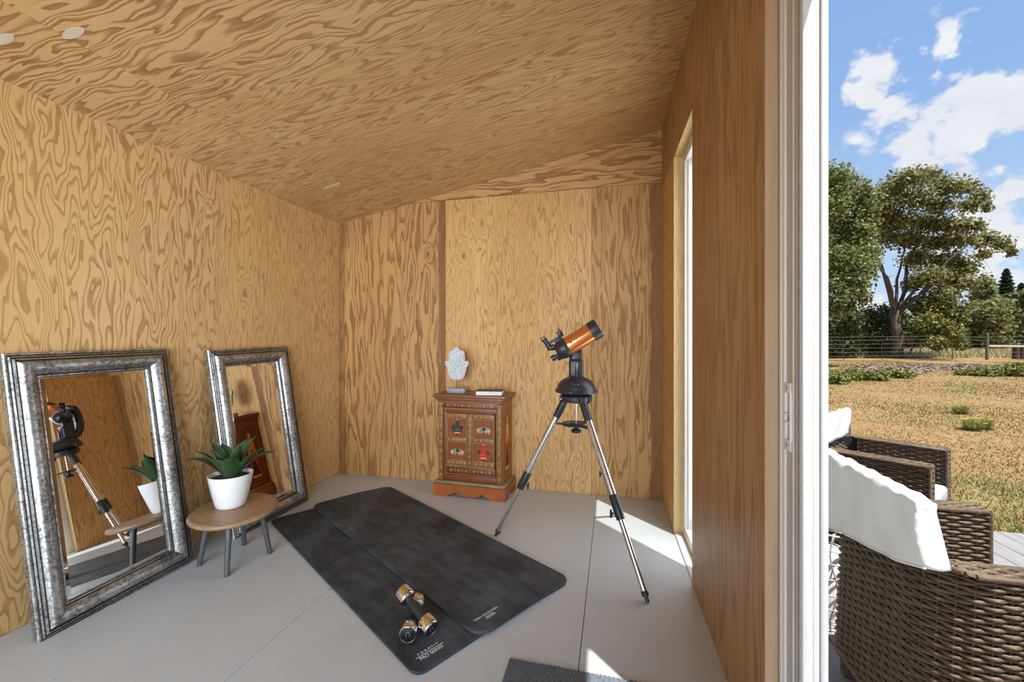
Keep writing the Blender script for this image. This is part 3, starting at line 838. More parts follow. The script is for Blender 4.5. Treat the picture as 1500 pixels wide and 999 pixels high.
for az, ln, L, wd, cu in ((200, 1.15, 0.24, 0.028, 0.9), (232, 0.70, 0.22, 0.036, 0.3), (275, 0.70, 0.18, 0.036, 0.2), (318, 0.85, 0.21, 0.036, 0.2), (15, 0.85, 0.24, 0.036, 0.5),
                          (60, 0.45, 0.23, 0.038, 0.2), (105, 0.65, 0.22, 0.036, 0.2), (155, 0.65, 0.21, 0.036, 0.2), (350, 0.28, 0.20, 0.034, 0.1), (250, 0.34, 0.18, 0.032, 0.1), (40, 1.1, 0.24, 0.028, 0.6), (185, 0.5, 0.22, 0.034, 0.2)):
    agave_leaf(R_(az), ln, L, wd, cu)

# ------------------------------------------------------------------ exercise mats
def rounded_rect(L, Wd, r, n=8):
    pts = []
    for (cx, cy, a0_) in ((L - r, r, -90), (L - r, Wd - r, 0), (r, Wd - r, 90), (r, r, 180)):
        for k in range(n + 1):
            t = R_(a0_ + 90 * k / n); pts.append((cx + r * math.cos(t), cy + r * math.sin(t)))
    return pts
def make_mat(name, label, p0, ang, L, Wd, r, th, mat, zfun):
    root = thing(name, label, 'mat', (p0[0], p0[1], 0), ang)
    outl = rounded_rect(L, Wd, r)
    nx, ny = 12, 48
    # strips across the width: clip outline at a fixed set of y so that the mat can bend
    def xspan(y):
        if y < r: dx = r - math.sqrt(max(0, r * r - (r - y) ** 2))
        elif y > Wd - r: dx = r - math.sqrt(max(0, r * r - (y - Wd + r) ** 2))
        else: dx = 0.0
        return dx, L - dx
    ys = [r * (1 - math.cos(PI / 2 * k / 8)) for k in range(8)] + [r + (Wd - 2 * r) * k / ny for k in range(ny + 1)] + [Wd - r + r * math.sin(PI / 2 * k / 8) for k in range(1, 9)]
    mb = MB(); rows = []
    ed = 0.003
    top, bot, uvt = [], [], []
    for y in ys:
        a, b = xspan(y); z = zfun(y)
        xs = [a, a + ed] + [a + (b - a) * k / nx for k in range(1, nx)] + [b - ed, b]
        for k, x in enumerate(xs):
            edge = (k in (0, len(xs) - 1)) or y < 1e-5 or y > Wd - 1e-5
            top.append((x, y, z + th - (0.003 if edge else 0))); bot.append((x, y, z)); uvt.append((x, y))
    m_ = nx + 3; N = len(ys)
    fs = []; fu = []
    for i in range(N - 1):
        for k in range(m_ - 1):
            q = (i * m_ + k, i * m_ + k + 1, (i + 1) * m_ + k + 1, (i + 1) * m_ + k)
            fs.append(q); fu.append([uvt[j] for j in q])
    mb.add(top, fs, mat, True, fu)
    rim = [i * m_ for i in range(N)] + [(N - 1) * m_ + k for k in range(1, m_)] + [i * m_ + m_ - 1 for i in range(N - 2, -1, -1)] + [k for k in range(m_ - 2, 0, -1)]
    nr = len(rim)
    mb.add([top[j] for j in rim] + [bot[j] for j in rim], [(i, i + nr, (i + 1) % nr + nr, (i + 1) % nr) for i in range(nr)], mat, False, [[(uvt[rim[i]]), (uvt[rim[i]]), (uvt[rim[(i + 1) % nr]]), (uvt[rim[(i + 1) % nr]])] for i in range(nr)])
    mb.add(bot, [tuple(reversed(q)) for q in fs], mat, False, fu)
    mb.build('mat_body', root, sharp=30)
    return root
angA = math.atan2(-0.525, 0.851)
TH = 0.010
matA = make_mat('exercise_mat', 'black ribbed exercise mat lying underneath, dumbbells on it', (-2.256, 2.343), angA, 1.842, 0.61, 0.045, TH, M['mat_low'], lambda y: 0.0005)
angB = math.atan2(-0.527, 0.850)
pB = (-2.146, 2.607)
def zB(y):
    # the left half lies on the lower mat, the rest falls to the floor
    e = 0.325
    t = max(0.0, min(1.0, (y - e) / 0.24)); t = t * t * (3 - 2 * t)
    return (TH + 0.0012) * (1 - t) + 0.0005 * t
matB = make_mat('exercise_mat', 'charcoal exercise mat with rounded corners overlapping the lower mat', pB, angB, 1.905, 0.615, 0.07, 0.012, M['mat_top'], zB)
for q in (matA, matB): q['group'] = 'exercise mats on the grey floor'
def mtext(mt, x, y, z, rot, body, size):
    return text_part('lettering', body, size, Matrix.Translation((x, y, z)) @ Matrix.Rotation(R_(rot), 4, 'Z'), M['print'], mt)
mtext(matA, 1.757, 0.104, TH + 0.0007, 90, 'F O R M F I T', 0.0165)
mtext(matA, 1.783, 0.104, TH + 0.0007, 90, 'PRO SERIES', 0.021)
mb = MB(); mb.box((1.769, 0.104, TH + 0.0008), (0.0025, 0.125, 0.0006), M['print']); mb.build('printed_line', matA)
mtext(matB, 1.818, 0.112, 0.0237, 90, 'YOGA COLLECTION', 0.0145)
mtext(matB, 1.834, 0.122, 0.0237, 90, 'PRO SERIES', 0.0095)
mb = MB(); mb.box((1.843, 0.120, 0.0237), (0.003, 0.055, 0.0006), M['print']); mb.build('printed_line', matB)

# ------------------------------------------------------------------ dumbbells
def make_dumbbell(label):
    root = thing('dumbbell', label, 'dumbbell')
    mb = MB(); A = Matrix.Rotation(PI / 2, 4, 'Y')
    mb.lathe([(0.0165, -0.062), (0.0165, -0.05), (0.0178, -0.03), (0.0185, 0.0), (0.0178, 0.03), (0.0165, 0.05), (0.0165, 0.062)], M['black_rubber'], 28, M4=A)
    mb.build('handle', root)
    for s in (-1, 1):
        B = Matrix.Translation((s * 0.085, 0, 0)) @ A
        m2 = MB()
        m2.lathe([(0.0175, -s * 0.030), (0.026, -s * 0.029), (0.0335, -s * 0.024), (0.036, -s * 0.020), (0.036, s * 0.022), (0.034, s * 0.0265), (0.0315, s * 0.028), (0.0300, s * 0.0265)][::s], M['chrome'], 12 if False else 40, M4=B)
        hd = m2.build('weight_head', root, sharp=40)
        m3 = MB(); m3.lathe([(0.0302, s * 0.0255), (0.0302, s * 0.0268), (0.028, s * 0.0275), (0.001, s * 0.0275)][::s], M['black_gloss'], 32, M4=B)
        c_ = m3.build('end_cap', hd)
        m4 = MB(); n = 28; vs = []; fs = []
        for r_ in (0.0085, 0.0098):
            for k in range(n): vs.append(B @ Vector((r_ * math.cos(2 * PI * k / n) * 1.25, r_ * math.sin(2 * PI * k / n) * 0.8, s * 0.0279)))
        for k in range(n):
            if 3 < k < 24: fs.append((k, (k + 1) % n, (k + 1) % n + n, k + n))
        m4.add(vs, fs, M['vinyl_grey']); m4.build('logo_mark', hd)
    return root
def lay(o, a, b, roll=0.0):
    a, b = Vector(a), Vector(b)
    x = (b - a).normalized(); z = Vector((0, 0, 1)); y = z.cross(x).normalized(); z = x.cross(y)
    m = Matrix((x, y, z)).transposed().to_4x4() @ Matrix.Rotation(roll, 4, 'X'); m.translation = (a + b) / 2
    o.matrix_world = m
db1 = make_dumbbell('chrome dumbbell lying flat underneath the other, black end cap facing out')
lay(db1, (-0.800, 1.528, TH + 0.0367), (-0.856, 1.715, TH + 0.0367))
db2 = copy_tree(db1); db2['label'] = 'chrome dumbbell with black grip resting crosswise on top of the other'
lay(db2, (-0.895, 1.660, 0.118), (-0.722, 1.566, 0.052), 0.6)
for q in (db1, db2): q['group'] = 'chrome dumbbells'

# ------------------------------------------------------------------ doormat by the opening
mb = MB()
mb.box((-0.035, 1.16, 0.0055), (0.69, 0.76, 0.010), M['rug'], bevel=0.003)
random.seed(9)
for i in range(46):
    mb.box((-0.375 + 0.68 * i / 45, 1.541, 0.006), (0.0105, 0.006, 0.009), M['rug'], bevel=0.002, seg=1)
for i in range(50):
    mb.box((-0.381, 0.785 + 0.75 * i / 49, 0.006), (0.005, 0.0105, 0.009), M['rug'], bevel=0.002, seg=1)
tag(mb.build('door_mat'), 'slate grey woven door mat on the floor at the bottom edge', 'mat')

# ------------------------------------------------------------------ painted cabinet
CW, CD, CH = 0.585, 0.275, 0.80
cab = thing('painted_cabinet', 'small red painted cabinet with floral rails and figures on its doors', 'cabinet', (-1.086, 3.055, 0), R_(-1.8))
def P(x, z, y=0.0): return Vector((x, y, z))
def floret(mb, x, z, y, r, mat, face='front'):
    for k in range(4):
        a = PI / 2 * k
        pts = [(0.15 * r, 0), (0.6 * r, 0.26 * r), (r, 0), (0.6 * r, -0.26 * r)]
        q = [(px * math.cos(a) - pz * math.sin(a), px * math.sin(a) + pz * math.cos(a)) for px, pz in pts]
        if face == 'front': mb.flat([(x + a_, y, z + b_) for a_, b_ in q], mat)
        else: mb.flat([(y, x + a_, z + b_) for a_, b_ in q], mat)
def ell(mb, cx, cz, rx, rz, mat, y, n=18, face='front', a0_=0, a1=360, rot=0.0):
    pts = []
    for k in range(n + (0 if a1 - a0_ == 360 else 1)):
        t = R_(a0_ + (a1 - a0_) * k / n)
        a, b = rx * math.cos(t), rz * math.sin(t)
        a, b = a * math.cos(rot) - b * math.sin(rot), a * math.sin(rot) + b * math.cos(rot)
        pts.append((cx + a, y, cz + b) if face == 'front' else (y, cx + a, cz + b))
    mb.flat(pts, mat)
def poly(mb, pts, mat, y, face='front'):
    mb.flat([(a, y, b) if face == 'front' else (y, a, b) for a, b in pts], mat)
bw = 0.262   # half width of the body
zp, zt = 0.125, 0.742
mb = MB()
mb.box((0, 0.02 + CD / 2, (zp + zt) / 2), (2 * bw - 0.012, CD - 0.03, zt - zp), M['cab_red'])
fy = 0.018
# face frame around the doors
for (x0, x1, z0, z1) in ((-bw + 0.04, -0.195, zp, 0.690), (0.215, bw - 0.036, zp, 0.690), (-0.225, 0.225, zp, 0.165), (-0.225, 0.225, 0.655, 0.695)):
    mb.box(((x0 + x1) / 2, fy + 0.006, (z0 + z1) / 2), (x1 - x0, 0.02, z1 - z0), M['cab_red'], bevel=0.002)
mb.build('body', cab)
# frieze
mb = MB()
mb.box((0, fy, 0.716), (2 * bw - 0.07, 0.022, 0.048), M['cab_darkred'], bevel=0.002)
for i in range(7): floret(mb, -0.18 + 0.06 * i, 0.716, fy - 0.0115, 0.013, M['cab_flower'])
for i in range(6):
    for s in (-1, 1): ell(mb, -0.15 + 0.06 * i, 0.716 + s * 0.006, 0.013, 0.0025, M['cab_line'], fy - 0.0113, 10, rot=0.4 * s)
mb.box((0, fy - 0.003, 0.690), (2 * bw - 0.08, 0.02, 0.006), M['cab_line'])
mb.box((0, fy - 0.003, 0.741), (2 * bw - 0.02, 0.03, 0.006), M['cab_line'])
mb.build('frieze', cab)
for s in (-1, 1):
    mb = MB(); xc = s * (bw - 0.02)
    mb.box((xc, fy, (zp + 0.735) / 2), (0.036, 0.03, 0.735 - zp), M['cab_rail'], bevel=0.003)
    mb.box((xc, fy - 0.004, 0.722), (0.045, 0.032, 0.020), M['cab_sage'], bevel=0.004)
    for i in range(9): floret(mb, xc, 0.165 + 0.064 * i, fy - 0.0155, 0.011, M['cab_flower'])
    for e in (-1, 1): mb.box((xc + e * 0.0145, fy - 0.0152, (zp + 0.70) / 2), (0.0022, 0.002, 0.70 - zp), M['cab_line'])
    mb.build('pilaster', cab)
# top and cornice
mb = MB()
mb.box((0, CD / 2 + 0.003, 0.7885), (CW + 0.012, CD + 0.05, 0.023), M['cab_top'], bevel=0.006)
mb.box((0, CD / 2 + 0.006, 0.768), (CW - 0.018, CD + 0.034, 0.018), M['cab_top'], bevel=0.005)
mb.box((0, CD / 2 + 0.008, 0.752), (CW - 0.045, CD + 0.02, 0.014), M['cab_red'], bevel=0.003)
mb.build('top', cab)
# lower panel
mb = MB()
mb.box((0.005, fy + 0.002, 0.207), (0.40, 0.018, 0.066), M['cab_darkred'], bevel=0.002)
for i in range(6): floret(mb, -0.155 + 0.064 * i, 0.207, fy - 0.0082, 0.014, M['cab_flower'])
for i in range(5):
    for s in (-1, 1): ell(mb, -0.123 + 0.064 * i, 0.207 + s * 0.007, 0.014, 0.003, M['cab_line'], fy - 0.008, 10, rot=0.45 * s)
for z in (0.176, 0.238): mb.box((0.005, fy - 0.006, z), (0.41, 0.012, 0.005), M['cab_line'])
for x in (-0.198, 0.208): mb.box((x, fy - 0.006, 0.207), (0.005, 0.012, 0.066), M['cab_line'])
mb.build('drawer', cab)
# doors
def cab_door(x0, x1, stile_left, kind):
    z0, z1, zm = 0.245, 0.650, 0.447
    mb = MB(); yb = fy - 0.004
    mb.box(((x0 + x1) / 2, fy + 0.004, (z0 + z1) / 2), (x1 - x0, 0.014, z1 - z0), M['cab_panel'])
    for (zc_, hh) in ((z0 + 0.021, 0.042), (zm, 0.034), (z1 - 0.019, 0.038)):
        mb.box(((x0 + x1) / 2, yb, zc_), (x1 - x0 - 0.004, 0.014, hh), M['cab_rail'], bevel=0.002)
        n = 5
        for i in range(n): floret(mb, x0 + 0.022 + (x1 - x0 - 0.044) * i / (n - 1), zc_, yb - 0.0074, 0.011, M['cab_flower'])
        for e in (-1, 1): mb.box(((x0 + x1) / 2, yb - 0.0045, zc_ + e * hh / 2), (x1 - x0 - 0.006, 0.009, 0.0045), M['cab_line'])
    xi0, xi1 = x0, x1
    if stile_left:
        mb.box((x0 + 0.019, yb - 0.004, (z0 + z1) / 2), (0.036, 0.018, z1 - z0), M['cab_rail'], bevel=0.003)
        for i in range(8): floret(mb, x0 + 0.019, z0 + 0.03 + 0.049 * i, yb - 0.0134, 0.010, M['cab_flower'])
        xi0 = x0 + 0.040
    for x in (xi0 + 0.002, xi1 - 0.004): mb.box((x, yb, (z0 + z1) / 2), (0.006, 0.014, z1 - z0), M['cab_line'], bevel=0.001)
    yp = fy - 0.0045
    xc = (xi0 + xi1) / 2
    def person(zb, main, dark):
        # little folk figure in a flared robe standing on a cream ledge
        poly(mb, [(xc - 0.046, zb + 0.030), (xc + 0.046, zb + 0.030), (xc + 0.030, zb + 0.058), (xc - 0.030, zb + 0.058)], main, yp - 0.0002)
        poly(mb, [(xc - 0.032, zb + 0.056), (xc + 0.032, zb + 0.056), (xc + 0.014, zb + 0.092), (xc - 0.014, zb + 0.092)], main, yp - 0.0003)
        ell(mb, xc, zb + 0.092, 0.021, 0.014, main, yp - 0.00035)
        ell(mb, xc, zb + 0.112, 0.012, 0.013, main, yp - 0.0004)
        poly(mb, [(xc - 0.010, zb + 0.120), (xc + 0.010, zb + 0.120), (xc, zb + 0.142)], M['p_cream'], yp - 0.0003)
        for s in (-1, 1): ell(mb, xc + s * 0.036, zb + 0.066, 0.012, 0.016, dark, yp - 0.0001)
        poly(mb, [(xc - 0.026, zb + 0.030), (xc + 0.026, zb + 0.030), (xc + 0.020, zb + 0.018), (xc - 0.020, zb + 0.018)], M['p_yellow'], yp - 0.0004)
        poly(mb, [(xc - 0.012, zb + 0.018), (xc + 0.012, zb + 0.018), (xc + 0.010, zb + 0.005), (xc - 0.010, zb + 0.005)], dark, yp - 0.0003)
        for k in range(5): ell(mb, xc - 0.02 + 0.01 * k, zb + 0.045 + 0.011 * (k % 2), 0.003, 0.003, M['p_cream'] if main is M['p_dark'] else M['p_yellow'], yp - 0.0006, 8)
    def beasts(zb):
        # pair of pale animals back to back
        for s in (-1, 1):
            ell(mb, xc + s * 0.024, zb, 0.028, 0.019, M['p_cream'] if s > 0 else M['p_sage'], yp - 0.0002)
            ell(mb, xc + s * 0.044, zb - 0.004, 0.014, 0.014, M['p_cream'], yp - 0.0003)
            ell(mb, xc + s * 0.020, zb + 0.010, 0.016, 0.012, M['p_sage'], yp - 0.0003)
            for k in (0.012, 0.036): poly(mb, [(xc + s * k, zb - 0.010), (xc + s * (k + 0.010), zb - 0.010), (xc + s * (k + 0.009), zb - 0.028), (xc + s * (k + 0.001), zb - 0.028)][::s], M['p_cream'], yp - 0.0002)
        ell(mb, xc + 0.004, zb + 0.006, 0.013, 0.013, M['p_black'], yp - 0.0005)
    if kind == 0: person(zm + 0.028, M['p_dark'], M['p_black']); beasts(0.352)
    else: beasts(zm + 0.085); person(z0 + 0.045, M['p_red'], M['p_dark'])
    return mb.build('door', cab)
cab_door(-0.190, -0.018, False, 0)
cab_door(-0.016, 0.205, True, 1)
mb = MB()
for i, z in enumerate((0.40, 0.42)): mb.tube([(0.018, fy - 0.014, z - 0.012), (0.018, fy - 0.020, z - 0.006), (0.018, fy - 0.020, z + 0.006), (0.018, fy - 0.014, z + 0.012)], 0.0028, M['cab_sage'], 8)
mb.build('latch', cab)
# sides with a painted robed figure
for s in (-1, 1):
    mb = MB(); xs_ = s * (bw - 0.004)
    mb.box((xs_, 0.02 + CD / 2, (zp + 0.742) / 2), (0.010, CD - 0.024, 0.742 - zp), M['cab_side'] if s > 0 else M['cab_red'])
    xf = s * (bw + 0.0015); yc_ = 0.02 + CD / 2
    poly(mb, [(yc_ - 0.085, 0.16), (yc_ + 0.085, 0.16), (yc_ + 0.085, 0.66), (yc_, 0.70), (yc_ - 0.085, 0.66)], M['cab_panel'] if s > 0 else M['cab_darkred'], xf, 'side')
    xf += s * 0.0004
    poly(mb, [(yc_ - 0.055, 0.24), (yc_ + 0.055, 0.24), (yc_ + 0.020, 0.52), (yc_ - 0.020, 0.52)], M['p_red'], xf, 'side')
    xf += s * 0.0004
    ell(mb, yc_, 0.52, 0.036, 0.055, M['p_yellow'], xf, face='side')
    ell(mb, yc_, 0.600, 0.018, 0.026, M['p_yellow'], xf, face='side')
    poly(mb, [(yc_ + 0.014, 0.44), (yc_ + 0.045, 0.40), (yc_ + 0.050, 0.42), (yc_ + 0.030, 0.50)], M['p_yellow'], xf, 'side')
    poly(mb, [(yc_ - 0.014, 0.44), (yc_ - 0.045, 0.40), (yc_ - 0.050, 0.42), (yc_ - 0.030, 0.50)], M['p_yellow'], xf, 'side')
    poly(mb, [(yc_ - 0.040, 0.235), (yc_ + 0.040, 0.235), (yc_ + 0.012, 0.36), (yc_ - 0.012, 0.36)], M['p_black'], xf, 'side')
    poly(mb, [(yc_ - 0.06, 0.225), (yc_ + 0.06, 0.225), (yc_ + 0.045, 0.205), (yc_ - 0.045, 0.205)], M['p_yellow'], xf, 'side')
    mb.build('side_panel', cab)
# plinth with scalloped apron
mb = MB()
pw, py0, pd = 0.297, -0.012, CD + 0.02
def apron(w):
    pts = [(-w, 0), (-w, 0.095), (w, 0.095), (w, 0), (w - 0.12, 0), (w - 0.135, 0.018), (w - 0.16, 0.022), (w - 0.175, 0.036), (0.10, 0.036), (0.085, 0.022), (0.055, 0.014), (0.02, 0.012),
           (-0.02, 0.012), (-0.055, 0.014), (-0.085, 0.022), (-0.10, 0.036), (-w + 0.175, 0.036), (-w + 0.16, 0.022), (-w + 0.135, 0.018), (-w + 0.12, 0)]
    return pts[::-1]
mb.prism(apron(pw), 0.018, M['cab_orange'], Matrix.Translation((0, py0, 0)))
for s in (-1, 1):
    mb.box((s * (pw - 0.009), py0 + 0.018 + (pd - 0.018) / 2, 0.066), (0.018, pd - 0.018, 0.058), M['cab_orange'])
    for y in (py0 + 0.05, py0 + pd - 0.035): mb.box((s * (pw - 0.009), y, 0.02), (0.018, 0.07, 0.04), M['cab_orange'])
mb.build('plinth', cab)
mb = MB()
mb.box((0, py0 + pd / 2 + 0.004, 0.106), (2 * pw - 0.012, pd - 0.01, 0.024), M['cab_sage'], bevel=0.007)
mb.build('ledge', cab)

# ------------------------------------------------------------------ carved hand ornament and book
ham = thing('hand_ornament', 'carved white hand ornament on a grey block, standing on the red cabinet', 'ornament', (-1.232, 3.175, 0.8), R_(2))
mb = MB(); mb.box((0, 0, 0.0195), (0.150, 0.055, 0.038), M['grey_wood'], bevel=0.004); mb.build('base', ham)
mb = MB(); mb.tube([(0, 0, 0.036), (0, 0, 0.112)], 0.0028, M['t_post'], 8); mb.build('rod', ham)
half = [(0.0, 0.0), (0.030, 0.003), (0.055, 0.016), (0.070, 0.045), (0.078, 0.085), (0.083, 0.108), (0.090, 0.112), (0.099, 0.126), (0.098, 0.146), (0.090, 0.157), (0.082, 0.153), (0.074, 0.147), (0.069, 0.152),
        (0.068, 0.190), (0.064, 0.222), (0.054, 0.238), (0.038, 0.241), (0.029, 0.240), (0.021, 0.254), (0.008, 0.265), (0.0, 0.266)]
outl = half + [(-x, z) for x, z in half[-2:0:-1]]
cxz = (0.0, 0.13)
mb = MB()
T = Matrix.Translation((0, -0.009, 0.104))
mb.prism(outl, 0.018, M['hamsa_rim'], T)
inner = [(cxz[0] + (x - cxz[0]) * 0.90, cxz[1] + (z - cxz[1]) * 0.93) for x, z in outl]
mb.prism(inner, 0.003, M['hamsa'], Matrix.Translation((0, -0.0112, 0.104)))
mb.build('carved_hand', ham)

book = thing('book', 'plum covered book lying flat on the red cabinet, white page edges showing', 'book', (-0.935, 3.120, 0.8005), R_(8))
mb = MB()
mb.box((0, 0, 0.0015), (0.205, 0.145, 0.003), M['book_cover'], bevel=0.001)
mb.box((0, 0, 0.0335), (0.205, 0.145, 0.003), M['book_cover'], bevel=0.001)
mb.box((-0.1035, 0, 0.0175), (0.004, 0.145, 0.034), M['book_cover'], bevel=0.0015)
mb.build('cover', book)
mb = MB(); mb.box((0.0, 0, 0.0175), (0.199, 0.137, 0.0285), M['pages']); mb.build('pages', book)

# ------------------------------------------------------------------ telescope on its tripod
TC = Vector((-0.215, 2.515, 0))
tel = thing('telescope', 'orange and black telescope on a steel tripod near the back wall', 'telescope', TC)
feet = [Vector((0.158, 2.032, 0)) - TC, Vector((-0.714, 2.504, 0)) - TC, Vector((0.045, 2.995, 0)) - TC]
ZH = 0.875
for ft in feet:
    hd = Vector((ft.x, ft.y, 0)).normalized()
    top = hd * 0.062 + Vector((0, 0, ZH))
    bot = Vector((ft.x, ft.y, 0.0))
    d = (bot - top); L = d.length; d.normalize()
    def q(t): return top + d * (L * t)
    side = Vector((-hd.y, hd.x, 0))
    mb = MB(); mb.tube([q(0.085), q(0.60)], 0.0195, M['brushed'], 20)
    leg = mb.build('leg', tel); leg['label'] = 'brushed steel tripod leg'
    mb = MB(); mb.tube([q(-0.02), q(0.02), q(0.10), q(0.105), q(0.13)], [0.021, 0.023, 0.0235, 0.0225, 0.022], M['black_plastic'], 18)
    mb.tube([q(0.01) - side * 0.03, q(0.01) + side * 0.03], 0.008, M['brushed'], 10)
    mb.build('top_bracket', leg)
    c0 = 0.525
    mb = MB(); mb.tube([q(c0), q(c0 + 0.005), q(c0 + 0.095), q(c0 + 0.12)], [0.0215, 0.0235, 0.0235, 0.021], M['black_plastic'], 20)
    nn = side.cross(d).normalized()
    if nn.z > 0: nn = -nn
    if ft.y > 0.2 or True:
        kd = (-hd * 0.5 - Vector((0, 0, 0.6))).normalized() if ft.x < -0.3 else -hd
        kd = Vector((0.9, -0.2, -0.1)).normalized() if ft.x < -0.3 else Vector((-0.9, -0.3, 0)).normalized()
        k0 = q(c0 + 0.09)
        mb.tube([k0, k0 + kd * 0.036], 0.0055, M['brushed'], 10)
        mb.tube([k0 + kd * 0.034, k0 + kd * 0.045], [0.009, 0.009], M['black_plastic'], 12)
        ax = kd.cross(Vector((0, 0, 1))).normalized(); up_ = ax.cross(kd)
        mb.box(k0 + kd * 0.042, (0.010, 0.010, 0.044), M['black_plastic'], Matrix((kd, ax, up_)).transposed(), 0.003)
    mb.build('clamp', leg)
    mb = MB(); mb.tube([q(c0 + 0.10), q(0.958)], 0.0138, M['brushed'], 18)
    mb.build('lower_tube', leg)
    mb = MB(); mb.tube([q(0.952), q(0.957), q(0.972), q(0.975), q(1.0) + Vector((0, 0, 0.002))], [0.015, 0.0175, 0.0175, 0.0095, 0.0085], M['black_plastic'], 16)
    mb.build('foot', leg)
# spreader
mb = MB(); zs = 0.722
for ft in feet:
    hd = Vector((ft.x, ft.y, 0)).normalized(); sd_ = Vector((-hd.y, hd.x, 0))
    a = [hd * 0.02 + sd_ * 0.034, hd * 0.065 + sd_ * 0.020, hd * 0.125 + sd_ * 0.010, hd * 0.125 - sd_ * 0.010, hd * 0.065 - sd_ * 0.020, hd * 0.02 - sd_ * 0.034]
    n = len(a)
    vs = [p + Vector((0, 0, zs - 0.006)) for p in a] + [p + Vector((0, 0, zs + 0.003)) for p in a]
    mb.add(vs, [tuple(range(n))[::-1], tuple(range(n, 2 * n))] + [(i, (i + 1) % n, (i + 1) % n + n, i + n) for i in range(n)], M['black_plastic'])
mb.lathe([(0.036, -0.008), (0.042, -0.004), (0.042, 0.004), (0.036, 0.009), (0.001, 0.010)], M['black_plastic'], 24, (0, 0, zs))
ring = [Vector((0.085 * math.cos(2 * PI * k / 36), 0.085 * math.sin(2 * PI * k / 36), zs)) for k in range(37)]
mb.tube(ring, 0.005, M['black_plastic'], 8, caps=False)
spr = mb.build('spreader', tel)
mb = MB(); mb.tube([(0, 0, zs - 0.03), (0, 0, 0.87)], 0.005, M['brushed'], 12); mb.build('center_rod', tel)
mb = MB()
mb.lathe([(0.010, -0.052), (0.028, -0.050), (0.031, -0.044), (0.031, -0.036), (0.024, -0.030), (0.012, -0.026), (0.012, -0.010)], M['black_plastic'], 8, (0, 0, zs))
mb.build('knob', spr)
# tripod head
mb = MB()
mb.lathe([(0.078, 0.856), (0.092, 0.860), (0.094, 0.872), (0.094, 0.890), (0.088, 0.898), (0.070, 0.904), (0.001, 0.904)], M['black_plastic'], 36)
for ft in feet:
    hd = Vector((ft.x, ft.y, 0)).normalized(); sd_ = Vector((-hd.y, hd.x, 0))
    for e in (-1, 1): mb.box(hd * 0.072 + sd_ * e * 0.030 + Vector((0, 0, 0.876)), (0.05, 0.010, 0.042), M['black_plastic'], Matrix((hd, sd_, Z)).transposed(), 0.004)
    for e in (-1, 1): mb.tube([hd * 0.082 + sd_ * e * 0.034 + Vector((0, 0, 0.874)), hd * 0.082 + sd_ * e * 0.037 + Vector((0, 0, 0.874))], 0.006, M['brushed'], 10)
mb.build('tripod_head', tel)
# drive base
mb = MB()
mb.lathe([(0.070, 0.903), (0.088, 0.906), (0.096, 0.912), (0.100, 0.914), (0.122, 0.914), (0.124, 0.920), (0.118, 0.930), (0.116, 0.936), (0.112, 0.950), (0.102, 0.968), (0.088, 0.984), (0.070, 0.996), (0.050, 1.003), (0.001, 1.005)], M['black_plastic'], 48)
camd = Vector((0.215, -2.515, 0)).normalized(); csd = Vector((-camd.y, camd.x, 0))
for e in (-0.35, 0.35):
    p = camd * 0.1035 * math.cos(e * 0.35) + csd * 0.03 * e + Vector((0, 0, 0.968))
    mb.lathe([(0.0055, 0), (0.0055, 0.002), (0.001, 0.002)], M['brushed'], 12, p, (camd * 0.75 + Z * 0.65).to_track_quat('Z', 'Y').to_matrix().to_4x4())
for k in range(4):
    a = PI / 4 + k * PI / 2 + 0.5
    r3 = Matrix.Rotation(a, 3, 'Z')
    mb.box(r3 @ Vector((0.108, 0, 0.921)), (0.042, 0.05, 0.018), M['black_plastic'], r3, 0.006)
mb.build('drive_base', tel)
# single curved fork arm on the far side of the tube
ta = R_(6)
ah = Vector((math.cos(ta), math.sin(ta), 0))                 # horizontal heading of the tube
cs = Vector((-ah.y, ah.x, 0))                                # sideways, away from the camera
el = R_(31.5)
ax = (ah * math.cos(el) + Z * math.sin(el)).normalized()
bx = (Z * math.cos(el) - ah * math.sin(el)).normalized()
TO = ah * 0.022 + Z * 1.232
pathC = [(0.000, 0.985), (0.055, 0.995), (0.098, 1.020), (0.122, 1.062), (0.130, 1.110), (0.126, 1.160), (0.118, 1.205), (0.108, 1.245), (0.098, 1.268)]
widC = [0.050, 0.046, 0.043, 0.041, 0.040, 0.041, 0.043, 0.042, 0.028]
thC = [0.028, 0.030, 0.028, 0.026, 0.025, 0.026, 0.027, 0.026, 0.016]
mb = MB(); vs = []; fs = []; nC = 16
for i, (c_, z_) in enumerate(pathC):
    c0_, z0_ = pathC[max(0, i - 1)]; c1_, z1_ = pathC[min(len(pathC) - 1, i + 1)]
    tg = (cs * (c1_ - c0_) + Z * (z1_ - z0_)).normalized(); nr = tg.cross(ah).normalized()
    ctr = cs * c_ + Z * z_
    for k in range(nC):
        t = 2 * PI * k / nC
        cc, ss = math.cos(t), math.sin(t)
        e_ = 0.55
        vs.append(ctr + ah * (widC[i] * math.copysign(abs(cc) ** e_, cc)) + nr * (thC[i] * math.copysign(abs(ss) ** e_, ss)))
for i in range(len(pathC) - 1):
    for k in range(nC):
        fs.append((i * nC + k, i * nC + (k + 1) % nC, (i + 1) * nC + (k + 1) % nC, (i + 1) * nC + k))
fs.append(tuple(range(nC))[::-1]); fs.append(tuple((len(pathC) - 1) * nC + k for k in range(nC)))
mb.add(vs, fs, M['black_plastic'], True)
mb.tube([TO + cs * 0.052, TO + cs * 0.115], [0.036, 0.040], M['black_plastic'], 24)
